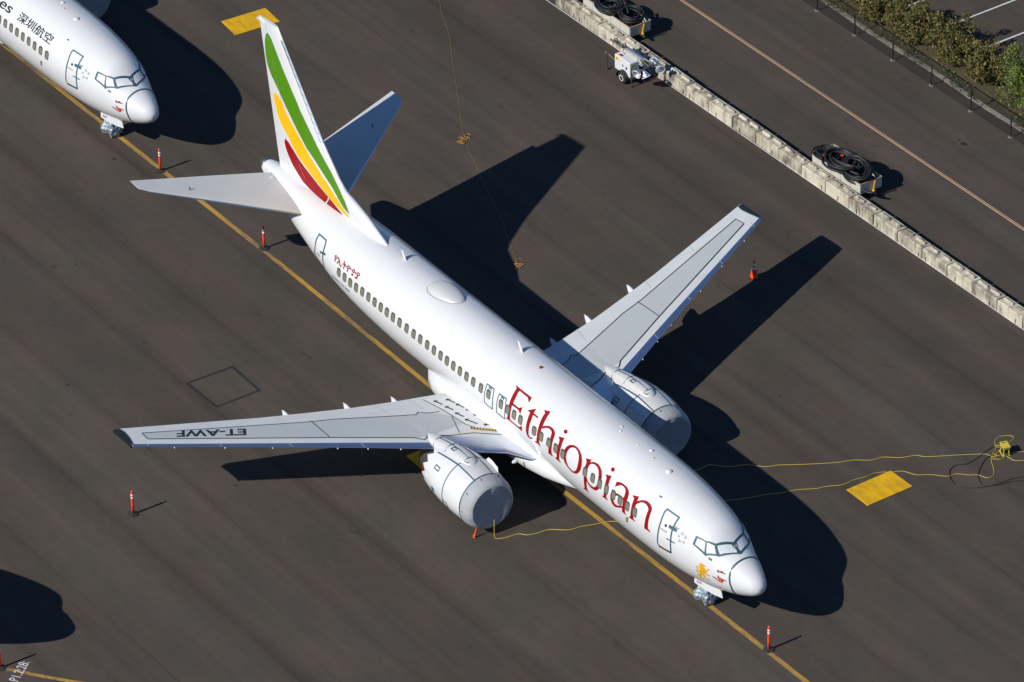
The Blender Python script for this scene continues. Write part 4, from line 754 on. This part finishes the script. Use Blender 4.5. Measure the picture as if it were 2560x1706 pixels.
cord('power_cord',[(-10.4,3.8),(-9.9,4.6),(-9.56,5.23),(-9.18,6.03),(-8.89,6.92),(-8.56,7.62),(-8.36,8.3),(-7.92,9.07),(-7.80,9.51),(-7.43,10.19,.05),(-7.43,10.82,.05),(-7.31,11.42,.05),(-7.35,11.87),(-7.18,12.3),(-6.98,12.56),(-6.75,13.01),(-6.52,13.17),(-6.14,13.36),(-5.76,13.9),(-5.23,14.4),(-5.12,14.87),(-4.73,15.26),(-4.51,15.58),(-4.07,15.78),(-4.06,16.12),(-4.38,16.42),(-4.98,16.77),(-5.24,17.02),(-5.33,17.29),(-5.45,17.6),(-5.4,17.75,.15)],.0125,M['cordy'],'lower yellow cord passing behind the yellow plate to the cord box')
cord('power_cord',[(-5.32,17.22,.03),(-5.17,17.26),(-5.08,17.48),(-4.97,17.56),(-4.71,17.6),(-4.4,17.66),(-4.1,18.1),(-3.6,18.8)],.0125,M['cordy'],'short yellow cord below the cord box leaving toward the right edge')
cord('power_cord',[(-5.12,16.9),(-4.95,17.1),(-4.88,17.2),(-4.94,17.59),(-4.97,17.87),(-4.89,18.16),(-4.72,18.45),(-4.2,19.4)],.0125,M['cordy'],'yellow cord curving right just beneath the cord box')
cord('power_cord',[(-5.40,17.70,.2),(-5.48,17.75,.06),(-5.81,17.72),(-6.05,17.84),(-6.22,18.02),(-6.3,18.25),(-6.28,18.44),(-6.17,18.67),(-6.05,18.79),(-5.9,18.8),(-5.8,18.71),(-5.75,18.55),(-5.6,18.2,.05),(-5.3,17.95,.2)],.0125,M['cordy'],'yellow cord looping above the cord box')
cord('power_cord',[(-5.3,17.8,.15),(-5.67,17.65),(-5.84,17.51),(-5.74,17.07),(-5.54,16.34),(-5.49,15.73),(-5.66,15.3),(-5.57,14.88),(-5.17,14.52),(-4.56,14.28),(-4.1,14.47),(-3.74,14.88),(-3.51,15.39),(-3.41,16.02),(-3.35,16.68),(-3.17,17.17),(-3.0,17.9)],.02,M['cordk'],'black cable making the wide outer loop left of the cord box')
cord('power_cord',[(-5.1,17.95,.1),(-4.9,17.9),(-4.95,17.5),(-5.32,17.22),(-5.32,16.8),(-5.07,16.31),(-4.64,15.74),(-4.26,15.44),(-3.78,15.26),(-3.54,15.42),(-3.3,15.93),(-3.18,16.54),(-2.93,16.98),(-2.7,17.8)],.02,M['cordk'],'black cable making the narrow inner loop below the cord box')
cord('power_cord',[(-13.32,-4.75,.95),(-13.28,-4.78,.6),(-13.25,-4.80,.2),(-13.2,-4.78,.03),(-13.10,-4.64),(-12.98,-4.35),(-12.89,-3.75),(-12.6,-3.49),(-12.45,-3.07),(-12.36,-2.46),(-11.83,-1.77),(-11.72,-1.18),(-11.54,-.7),(-11.32,.02),(-11.15,.28),(-10.93,.6),(-11.0,1.6)],.015,M['cordy'],'yellow cord from the near engine inlet to under the fuselage')
cord('rope',[(-57.5,22.6),(-54.3,20.58),(-52.72,19.7),(-51.08,18.94),(-48.82,17.59),(-45.84,15.84),(-43.28,14.33),(-42.5,13.9),(-41.78,13.57),(-40.9,13.1),(-40.21,12.92),(-38.29,12.1),(-35.16,10.93),(-32.9,9.9),(-31.1,9.1)],.0055,M['rope'],'long thin faded rope lying across the asphalt beside the tail shadow','rope')
def tangle(c,n,r,seed,label):
    rd=random.Random(seed); p=[(c[0]-.4,c[1]+.5)]
    for i in range(n): a=rd.uniform(0,6.28); d=r*rd.uniform(.2,1); p.append((c[0]+d*cos(a)+.5*(i/n-.5),c[1]+d*sin(a)-.7*(i/n-.5),.02+.012*(i%3)))
    cord('rope_tangle',p,.015,M['rope'],label,'rope','tangles in the faded rope')
tangle((-42.1,13.6),26,.34,3,'larger tangled knot of faded rope above the tail shadow'); tangle((-31.1,9.15),12,.34,5,'smaller faint tangle of rope between the two wing shadows')
# yellow cord box
t=thing('cord_box','yellow power distribution box on short legs with cords running into it','distribution box',(-5.12,17.655,0),-.33)
mb=MB(); mb.box((0,0,.44),(.48,.30,.10)); mb.box((0,0,.49),(.53,.35,.03)); mb.build('box_lid',M['cordy'],t)
mb=MB(); mb.box((0,.02,.27),(.34,.18,.26)); mb.build('outlet_panel',M['line'],t)
for x,y in ((-.21,-.13),(.21,-.13),(-.21,.13),(.21,.13)): mb=MB(); mb.tube([(x,y,.02),(x*.9,y*.9,.42)],.022,6); mb.build('leg',M['cordy'],t)
for y in (-.15,.15): mb=MB(); mb.tube([(-.27,y,.025),(.27,y,.025)],.025,6); mb.build('foot_rail',M['cordy'],t)
for k in range(5): mb=MB(); mb.box((-.17+.004*k,-.10+.045*k,.508),(.05,.035,.006)); mb.build('warning_mark',M['line'],t)
# ------------------------------------------------------------------ concrete barrier
BA=-.003; BL=1.882
def block_proto(label):
    t=thing('concrete_block',label,'concrete block',(0,0,0),BA,'concrete blocks of the long barrier')
    bv=.035; L_,W_,H_=BL-.045,.62,.60; mb=MB()
    pr=[(0,0),(0,H_-bv),(bv,H_),(W_-bv,H_),(W_,H_-bv),(W_,0)]
    xs=[(-L_/2,.03),(-L_/2+.03,0),(L_/2-.03,0),(L_/2,.03)]
    rg=[[Vector((x,W_/2+(y-W_/2)*(1-2*i_/W_) ,max(0,z-(i_ if z>0 else 0)))) for y,z in pr] for x,i_ in xs]; mb.loft(rg); mb.build('block_body',M['conc'],t)
    for cx in (-.45,.45):
        mb=MB(); rg=[]
        for x,k in ((cx-.335,.55),(cx-.30,1),(cx+.30,1),(cx+.335,.55)): rg.append([Vector((x,.34+.085*k*cos(a),.585+.125*k*max(0,sin(a)))) for a in [pi*j/9 for j in range(10)]])
        mb.loft(rg); mb.build('lug',M['conc'],t,True,ang=40)
    mb=MB(); mb.box((0,-.006,.13),(.05,.02,.23)); mb.build('strap_slot',M['line'],t)
    return t
def blab(k):
    fix_={4:'concrete barrier block just left of the light tower jack',5:'concrete barrier block hidden behind the light tower mast',6:'concrete barrier block behind the light tower lamps',7:'concrete barrier block crossed by the lamp shadows, right of the light tower',20:'last whole concrete block where the barrier meets the right edge',21:'concrete block cut by the right edge',0:'concrete block at the top edge beside the upper hose trailer',1:'concrete block alongside the near end of the upper hose trailer'}
    if k in fix_: return fix_[k]
    if 8<=k<=10: return '%s concrete block to the right of the lamp shadows, before the lower trailer'%('first second third'.split()[k-8])
    if 11<=k<=13: return ('mottled concrete block beside the far end of the lower hose trailer','pale concrete block beside the middle of the lower hose trailer','darkly stained concrete block beside the near end of the lower hose trailer')[k-11]
    if 14<=k<=19: return '%s concrete block past the near end of the lower hose trailer, going right'%('first second third fourth fifth sixth'.split()[k-14])
    return 'concrete block past the end of the visible barrier'
proto=block_proto(blab(0)); rb=random.Random(5)
for k in range(-1,22):
    if k in (-1,): continue
    t=proto if k==0 else copy_tree(proto)
    t.location=(-50.379+(k+.5)*BL+rb.uniform(-.012,.012),25.033+BA*(k+.5)*BL+rb.uniform(-.03,.03),0); t.rotation_euler=(0,0,BA+rb.uniform(-.012,.012)); t['label']=blab(k)
    for ch in t.children:
        if ch.name.startswith('strap_slot'): ch.location=(rb.choice((-.62,-.3,.1,.45,.7)) if k not in (2,) else .4,0,0)
for k in (0,):
    pass
line('barrier_seam',[(-60,24.98),(-30,24.94),(20,24.80)],.045,.006,M['whiteline'])
# ------------------------------------------------------------------ hose trailers
def trailer(loc,label,L_):
    t=thing('hose_trailer',label,'trailer',loc,0,'open trailers behind the barrier'); W_=1.30; z0,z1=.42,.97
    mb=MB(); mb.box((0,0,z0+.03),(L_,W_,.06)); mb.build('trailer_bed',M['line'],t)
    for y in (-W_/2,W_/2): mb=MB(); mb.box((0,y,(z0+z1)/2),(L_,.035,z1-z0)); mb.build('side_board',M['trailer'],t)
    for x in (-L_/2,L_/2): mb=MB(); mb.box((x,0,(z0+z1)/2),(.035,W_-.04,z1-z0)); mb.build('end_board',M['trailer'],t)
    for k in range(1,5):
        for y in (-W_/2-.024,): mb=MB(); mb.box((-L_/2+L_*k/5,y,(z0+z1)/2),(.025,.012,z1-z0-.02)); mb.build('board_rib',M['grey'],t)
    mb=MB()
    for y in (-W_/2,W_/2): mb.box((0,y,z1+.008),(L_+.04,.05,.02))
    for x in (-L_/2,L_/2): mb.box((x,0,z1+.0085),(.05,W_-.05,.019))
    mb.build('top_rim',M['wood'],t)
    for x in (-.45,.45):
        for y in (-.5,.5): mb=MB(); mb.lathe([(.08,-.08),(.24,-.08),(.27,-.05),(.27,.05),(.24,.08),(.08,.08)],(x,y,.27) if 0 else (0,0,0),'y',20); mb.v=[(v[0]+x,v[1]+y,v[2]+.27) for v in mb.v]; mb.build('wheel',M['tyre'],t,True)
    mb=MB(); mb.box((L_/2+.18,0,.40),(.5,.08,.08)); mb.box((0,0,.38),(L_-.2,.6,.08)); mb.build('chassis',M['dmetal'],t)
    mb=MB(); mb.tube([(L_/2+.08,.10,.45),(L_/2+.14,.14,.98)],.045,8); mb.build('drawbar',M['gold'],t); mb=MB(); mb.tube([(L_/2+.06,.08,.42),(L_/2+.2,.08,.42)],.07,8); mb.build('coupling',M['gold'],t)
    return t
trailer((-27.92,26.40,0),'open white trailer heaped with black hose behind the middle of the barrier',3.75)
trailer((-46.85,26.38,0),'open white trailer with black hoses at the top edge, behind the light tower',4.0)
def coil(loc,rx,ry,turns,label,seed,tilt=(0,0,0),r=.052,h=.30,straps=((0.3,),),grp='coils of black hose',tail=None):
    rd=random.Random(seed); p=[]; N=34
    ph=[rd.uniform(0,6) for _ in range(4)]
    for k in range(int(turns*N)):
        a=2*pi*k/N; t=k/(turns*N); kk=k/N; q=1-.36*abs(((kk*.37+ph[0]*.1)%1)*2-1)**.9-.03*sin(a*2+ph[1]); ox=.05*sin(kk*1.9+ph[2]); oy=.05*sin(kk*1.3+ph[3])
        p.append(Vector((rx*q*cos(a)+ox,ry*q*sin(a)+oy,h*t+.025*sin(a*2+kk+ph[2]))))
    if tail: p+=[Vector(q) for q in tail]
    Rm=Euler(tilt).to_matrix(); p=[Rm@q for q in p]; zmin=min(q.z for q in p)
    t=bpy.data.objects.new('hose_coil',None); 
    mb=MB(); mb.tube([Vector((q.x,q.y,q.z)) for q in p],r,9); o=mb.build('hose_coil',M['hose'],None,True); o.location=loc; tag(o,label,'hose coil',grp)
    for st in straps:
        i=int(st[0]*len(p)); c=p[i]; m2=MB(); n=12; d=(p[(i+1)%len(p)]-c).normalized(); s1=d.orthogonal().normalized(); s2=d.cross(s1); m2.tube([c+(s1*cos(2*pi*k/n)+s2*sin(2*pi*k/n))*(r*1.25) for k in range(n)],.016,6,closed=True); m2.tube([c+Vector((0,0,r)),c+Vector((.08,.05,r+.06)),c+Vector((.12,.02,r+.02))],.012,5); m2.build('tie_strap',M['orange'],o)
    return o
coil((-28.95,26.05,1.06),.82,.62,5,'smaller coil of black hose at the far end of the lower trailer',1,(.06,-.05,.3),h=.26,straps=((.3,),(.55,),(.8,)))
coil((-27.9,26.0,1.10),.98,.80,8,'large round coil of black hose in the middle of the lower trailer',2,(.05,.10,.2),r=.06,h=.45,straps=((.25,),(.5,),(.9,),(.7,)))
coil((-26.95,26.3,1.04),.90,.66,8,'heaped coil of black hose at the near end of the lower trailer',3,(.30,.22,-.2),r=.06,h=.45,straps=((.95,),),tail=[(.1,-.5,-.1),(.7,-.45,-.12),(1.3,-.1,-.15),(1.6,.15,-.05)])
coil((-26.75,26.35,.55),.60,.48,7,'black hose lying low inside the near end of the lower trailer',9,(0,.02,0),h=.30,straps=())
coil((-47.05,26.1,1.02),.88,.72,8,'black hose coil at the top edge in the upper trailer',4,(.05,.1,.1),h=.36,straps=((.4,),(.8,)))
coil((-45.62,26.40,1.02),.68,.66,8,'round black hose coil at the near end of the upper trailer',5,(.1,.12,.0),h=.32,straps=((.3,),(.6,)))
cl=coil((-46.75,25.85,1.08),.78,.62,2,'loose ring of black hose draped over the upper trailer side',6,(-.30,0,.2),h=.05,straps=((.5,),),r=.055)
coil((-27.9,26.4,.58),.62,.5,6,'flat black hose coil on the bed in the middle of the lower trailer',21,(0,0,0),h=.3,straps=())
coil((-29.1,26.4,.58),.55,.48,6,'flat black hose coil on the bed at the far end of the lower trailer',22,(0,0,0),h=.3,straps=())
coil((-45.7,26.4,.58),.62,.5,6,'flat black hose coil on the bed at the near end of the upper trailer',23,(0,0,0),h=.3,straps=())
coil((-47.1,26.4,.58),.62,.5,6,'flat black hose coil on the bed in the middle of the upper trailer',24,(0,0,0),h=.3,straps=())
coil((-27.7,26.2,1.42),1.15,.50,2,'loose long loop of black hose lying over the heap in the lower trailer',31,(.10,.06,.25),h=.08,straps=((.6,),),r=.055)
coil((-28.4,26.1,1.22),.62,.40,2,'small loose loop of black hose where the coils meet in the lower trailer',33,(-.1,.15,-.5),h=.1,straps=((.4,),),r=.055)
coil((-48.6,26.3,.9),.6,.5,5,'black hose coil at the far hidden end of the upper trailer',8,(0,.1,.1),h=.25,straps=((.5,),))
o=MB(); o.tube(smoothpts([(-46.6,26.6,1.50),(-46.35,26.55,1.45),(-46.0,26.4,1.35),(-45.75,26.3,1.2)],4),.06,9); tag(o.build('hose_end',M['hose'],None,True),'straight black hose end sticking across the coils of the upper trailer','hose')
# ------------------------------------------------------------------ towable light tower
t=thing('light_tower','white towable light tower with four round lamps and a folded mast beside the barrier','light tower',(-42.1,23.55,0))
mb=MB(); b=[(-.66,-.27),(.64,-.27),(.64,.27),(-.66,.27)]
mb.add([(x,y,.50) for x,y in b]+[(x,y,1.26) for x,y in b]+[(x*.985,y*.95,1.30) for x,y in b],[(3,2,1,0),(8,9,10,11)]+[(i,(i+1)%4,(i+1)%4+4,i+4) for i in range(4)]+[(i+4,(i+1)%4+4,(i+1)%4+8,i+8) for i in range(4)]); mb.build('cabinet',M['white'],t)
mb=MB(); mb.box((-.48,-.274,1.12),(.22,.008,.20)); mb.build('yellow_label',M['yellow'],t)
mb=MB(); mb.box((-.48,-.280,1.12),(.13,.008,.035)); mb.build('label_print',M['line'],t)
mb=MB(); mb.box((-.22,-.274,1.15),(.25,.008,.03)); mb.build('green_lettering',M['lime'],t)
mb=MB(); mb.lathe([(.001,0),(.075,.002)],(.32,-.276,.86) if 0 else (0,0,0),'y',12); mb.v=[(v[0]+.32,-.277,v[2]+.90) for v in mb.v]; mb.build('round_sticker',M['lime'],t)
mb=MB(); mb.box((.02,-.274,.92),(.07,.012,.13)); mb.build('door_latch',M['line'],t)
mb=MB(); mb.box((-.35,-.1,1.304),(.26,.14,.008)); mb.build('red_label',M['red'],t)
mb=MB(); mb.box((.643,-.1,1.13),(.008,.2,.10)); mb.build('green_label',M['lime'],t)
mb=MB(); mb.lathe([(.001,0),(.06,.004)],(0,0,0),'x',12); mb.v=[(v[0]+.645,v[1]-.15,v[2]+.68) for v in mb.v]; mb.build('exhaust_outlet',M['line'],t)
for y in (-.36,.50):
    mb=MB(); mb.lathe([(.14,-.09),(.27,-.09),(.31,-.05),(.31,.05),(.27,.09),(.14,.09)],(0,0,0),'y',26); mb.v=[(v[0]+.12,v[1]+y,v[2]+.315) for v in mb.v]; wh=mb.build('wheel',M['tyre'],t,True)
    mb=MB(); mb.lathe([(.04,-.075),(.10,-.06),(.13,-.092),(.165,-.094),(.17,.08),(.02,.08)],(0,0,0),'y',22); mb.v=[(v[0]+.12,v[1]+y,v[2]+.315) for v in mb.v]; mb.build('rim',M['refl'],wh,True)
    mb=MB(); rg=[]
    for k in range(11): a=R_(-8+196*k/10); rg.append([Vector((.12+rr*cos(a),y+dy,.315+rr*sin(a))) for rr,dy in ((.38,-.13),(.405,-.13),(.405,.12),(.38,.12))])
    mb.loft(rg); mb.build('mudguard',M['line'],t)
mb=MB(); mb.box((0,.0,.44),(1.5,.5,.10)); mb.box((-.95,0,.42),(.7,.10,.08)); mb.tube([(-1.3,0,.42),(-1.42,0,.42)],.05,8); mb.build('chassis',M['dmetal'],t)
mb=MB(); mb.tube([(-1.45,-.18,.06),(-1.45,-.18,.92)],.035,8); mb.tube([(-1.45,-.18,.9),(-1.58,-.18,.98)],.03,6); mb.tube([(-1.45,-.18,.02),(-1.45,-.18,.08)],.09,10); mb.tube([(-1.35,-.16,.92),(-.7,-.1,.72)],.025,6); mb.build('jack_stand',M['dmetal'],t)
for x,y in ((.72,-.25),(.72,.55)): mb=MB(); mb.tube([(x,y,.03),(x,y,.5)],.03,8); mb.tube([(x,y,.02),(x,y,.05)],.08,8); mb.build('outrigger',M['dmetal'],t)
mb=MB(); mb.box((-.15,.36,1.42),(2.2,.11,.13)); mb.build('mast',M['galv'],t)
mb=MB(); mb.box((.0,.50,1.36),(1.5,.10,.12)); mb.box((.25,.5,1.44),(.22,.05,.012)); mb.box((.0,.5,1.44),(.22,.05,.012)); mb.build('mast_section',M['metal'],t)
mb=MB(); mb.tube([(-1.55,.1,1.58),(-.75,.28,1.42)],.05,8); mb.build('mast_head',M['dmetal'],t)
for x,y,z in ((-1.22,.22,1.62),(-.66,.32,1.56)): mb=MB(); mb.lathe([(.02,-.05),(.13,-.05),(.13,.05),(.02,.05)],(0,0,0),'y',16); mb.v=[(v[0]+x,v[1]+y,v[2]+z) for v in mb.v]; mb.build('cable_drum',M['dmetal'],t,True)
mb=MB(); mb.box((-.55,-.0,1.40),(.5,.035,.02)); mb.build('red_handle',M['refl'],t)
mb=MB(); mb.tube([(.95,.3,1.42),(1.28,.42,1.22)],.05,8); mb.tube([(1.25,-.30,1.10),(1.25,.95,1.30)],.045,8); mb.tube(smoothpts([(.6,.2,1.35),(.75,.15,1.5),(.95,.22,1.4),(1.1,.3,1.15),(1.2,.2,1.05)]),.025,6); mb.build('lamp_bar',M['dmetal'],t)
for (x,y,z),d in (((1.22,-.22,1.05),(.25,-.95,-.30)),((1.52,.02,1.02),(.55,.1,-.85)),((1.15,.78,1.32),(-.35,.45,-.55)),((1.60,.86,1.15),(.82,-.35,-.25))):
    d=Vector(d).normalized(); q=d.to_track_quat('Z','Y').to_matrix().to_4x4(); q.translation=Vector((x,y,z))
    m2=MB(); m2.lathe([(.07,-.22),(.09,-.10),(.13,-.07),(.19,.02),(.235,.13),(.22,.13),(.17,.03),(.001,-.04)],n=24); m2.v=[tuple(q@Vector(v)) for v in m2.v]; lp=m2.build('lamp',M['chrome'],t,True)
    m2=MB(); n=24; m2.tube([q@Vector((.236*cos(2*pi*k/n),.236*sin(2*pi*k/n),.13)) for k in range(n)],.016,6,closed=True); m2.build('lamp_rim',M['refl'],lp,True)
    m2=MB(); m2.tube([q@Vector((0,0,-.15)),Vector((1.25,y*.8,1.15+.1*y))],.025,6); m2.build('lamp_arm',M['dmetal'],t)
# ------------------------------------------------------------------ fence, kerb, planting strip
t=thing('chain_link_fence','low black chain link fence between the road and the shrubs','fence',(-35,35.46,0))
for k in range(10):
    x=-42.0+3.105*k-9.3+35; mb=MB(); mb.tube([(x,0,0),(x,0,1.22)],.038,8); mb.build('post',M['chain'],t); mb=MB(); mb.lathe([(.14,.0),(.13,.02),(.03,.03)],(x,0,0),n=10); mb.build('footing',M['foot'],t)
mb=MB(); mb.tube([(-16.5,0,1.20),(15,0,1.20)],.022,6); mb.build('top_rail',M['chain'],t); mb=MB(); mb.tube([(-16.5,0,.04),(15,0,.04)],.010,5); mb.build('bottom_wire',M['chain'],t)
mb=MB(); h=1.16; st=.085; wv=.0048
x=-16.5
while x<15:
    for sg in (-1,1):
        a=Vector((x,sg*.003,.03)); b=Vector((x+sg*h*.8,sg*.003,.03+h)); d=(b-a).normalized(); n1=Vector((-d.z,0,d.x))*wv; mb.add([a-n1,a+n1,b+n1,b-n1],[(0,1,2,3)])
    x+=st
mb.build('wire_mesh',M['chain'],t,recalc=False)
# kerb as one low stone edging, planting bed behind it
bm_=MB(); rk=random.Random(3); pk=[]; x=-62
while x<-5:
    yy=36.28+.05*sin(x*.7); pk.append([Vector((x,yy-.10+rk.uniform(-.02,.02),0)),Vector((x,yy-.10,.12+rk.uniform(-.02,.01))),Vector((x,yy+.08,.13)),Vector((x,yy+.10+rk.uniform(-.02,.02),0))]); x+=.25
bm_.loft(pk); tag(bm_.build('kerb',M['kerb']),kind='structure')
mb=MB(); nx,ny=150,8; vs=[]
for i in range(nx+1):
    for j in range(ny+1):
        x=-62+57*i/nx; y=36.38+2.75*j/ny; vs.append((x,y,.03+(.14*sin(pi*j/ny)+.05*mnoise.noise(Vector((x*.8,y*1.5,0))) if 0<j<ny else 0)))
mb.add(vs,[(i*(ny+1)+j,(i+1)*(ny+1)+j,(i+1)*(ny+1)+j+1,i*(ny+1)+j+1) for i in range(nx) for j in range(ny)]); tag(mb.build('planting_bed',M['mulch'],None,True),kind='structure')
def leaves(mb,c,R3,n,rd,size,dens,down=.0,seed=0,flat=False):
    cx,cy,cz=c
    for i in range(n):
        while True:
            p=Vector((rd.uniform(-1,1),rd.uniform(-1,1),rd.uniform(-1,1))); 
            if p.length>1: continue
            r=p.length; bumpy=.78+.30*mnoise.noise(p.normalized()*2.1+Vector((seed,0,0)))+.16*mnoise.noise(p.normalized()*5+Vector((0,seed,0)))
            if r>bumpy or r<.35*bumpy and rd.random()<.8: continue
            if mnoise.noise(p*3.2+Vector((seed*3,seed,0)))<-.18 and rd.random()<dens: continue
            break
        q=Vector((cx+p.x*R3[0],cy+p.y*R3[1],cz+p.z*R3[2]))
        if q.z<.05: q.z=.05+rd.random()*.1
        s=size*rd.uniform(.6,1.3); a=Vector((rd.gauss(0,1),rd.gauss(0,1),rd.gauss(0,.6)+.3)).normalized(); b=a.orthogonal().normalized()
        b.rotate(Quaternion(a,rd.uniform(0,6.28))); d=a.cross(b)
        mb.add([q-b*s*.9,q+d*s*.38,q+b*s*.9,q-d*s*.38],[(0,1,2,3)])
def shrub(x,y,r,h,label,kind='b',seed=0,n=1700):
    rd=random.Random(seed); t=thing('shrub',label,'shrub',(x,y,.05),rd.uniform(0,6),'shrubs planted behind the fence')
    mb=MB(); 
    for k in range(6):
        a=rd.uniform(0,6.28); mb.tube([(0,0,0),(r*.35*cos(a),r*.35*sin(a),h*.45),(r*.6*cos(a+.3),r*.6*sin(a+.3),h*.8)],[.03,.02,.008],5)
    mb.build('stems',M['bark'],t); mb=MB()
    leaves(mb,(0,0,h*.52),(r,r,h*.56),n,rd,.085,.9,seed=seed)
    for k in range(9):
        a=rd.uniform(0,6.28); d=r*rd.uniform(.3,.95); leaves(mb,(d*cos(a),d*sin(a),h*rd.uniform(.4,.95)),(.34,.34,.40),int(n*.07),rd,.08,.8,seed=seed+k)
    mb.build('foliage',M['leafb'],t,recalc=False); return t
sl=['shrub nearest the top left of the hedge, olive and rust leaves','low shrub at the top edge of the photo','rust tinged shrub at the top edge behind the second fence post','tall olive shrub at the upper part of the hedge','wide golden brown shrub opposite the first white parking line','brown shrub between the first parking line and the next gap','tall dusty brown shrub in the middle of the hedge','olive brown shrub opposite the gap between the parking lines','dense brown shrub in front of the second white parking line','yellowish shrub just below the second parking line','low leafy shrub next to the green conifer','olive shrub left of the green conifer, closer to the fence']
pos=[(-46.0,37.5,.9,1.3),(-44.2,37.7,1.0,1.5),(-42.3,37.6,1.0,1.5),(-40.6,37.9,1.05,1.6),(-39.2,37.2,1.0,1.55),(-37.6,38.0,1.2,1.8),(-36.3,37.6,1.15,1.75),(-34.9,38.3,1.15,1.75),(-33.7,37.8,1.15,1.7),(-32.3,38.2,1.1,1.6),(-31.3,37.8,.95,1.5),(-30.6,38.5,.9,1.2)]
for i,(p,l) in enumerate(zip(pos,sl)): shrub(p[0],p[1]-.15,p[2]*1.16,p[3]*1.08,l,seed=11+i,n=2300)
def conifer(x,y,h,r,label,seed):
    rd=random.Random(seed); t=thing('conifer',label,'conifer',(x,y,.05),0,'bright green conifers at the right edge'); mb=MB(); mb.tube([(0,0,0),(0,0,h*.9)],[.07,.02],7); mb.build('trunk',M['bark'],t); mb=MB()
    for k in range(70):
        z=h*(.10+.88*k/70); a=k*2.4+rd.uniform(-.4,.4); rr=r*(1-z/h)**.65*rd.uniform(.6,1.12); 
        for j in range(26):
            u=rd.random()**.7; q=Vector((rr*u*cos(a),rr*u*sin(a),z+.18*u*h*.15))+Vector((rd.gauss(0,.09),rd.gauss(0,.09),rd.gauss(0,.07))); s=.055*rd.uniform(.6,1.4); d=Vector((cos(a)+rd.gauss(0,.6),sin(a)+rd.gauss(0,.6),rd.gauss(.6,.5))).normalized(); n1=d.orthogonal().normalized()*s*.4; mb.add([q-d*s,q+n1,q+d*s*1.6,q-n1],[(0,1,2,3)])
    mb.build('crown',M['leafg'],t,recalc=False)
conifer(-29.7,38.3,2.7,1.15,'tall bright green conifer with a pointed top above the shrubs at the right edge',1)
conifer(-28.5,37.5,2.2,1.3,'bushy bright green conifer touching the right edge',2)
conifer(-27.2,37.4,2.0,1.1,'low bright green conifer just past the right edge of the photo',3)
conifer(-28.6,39.0,2.2,1.1,'bright green conifer behind the pointed one',4)
mb=MB(); rd=random.Random(77)
for i in range(5200):
    x=rd.uniform(-56,-18); y=36.2+abs(rd.gauss(0,.55)) 
    if mnoise.noise(Vector((x*.55,y*1.2,0)))<-.05: continue
    s=rd.uniform(.03,.08); a=rd.uniform(0,6.28); q=Vector((x,y-.12,.10+rd.random()*.16)); b=Vector((cos(a),sin(a),rd.uniform(-.3,.8)))*s; d=Vector((-sin(a),cos(a),rd.uniform(-.4,.4)))*s*.5; mb.add([q-b,q+d,q+b,q-d],[(0,1,2,3)])
tag(mb.build('weeds',M['leafw'],recalc=False),'green and yellow weeds spilling over the kerb below the shrubs','weeds',kind='stuff')
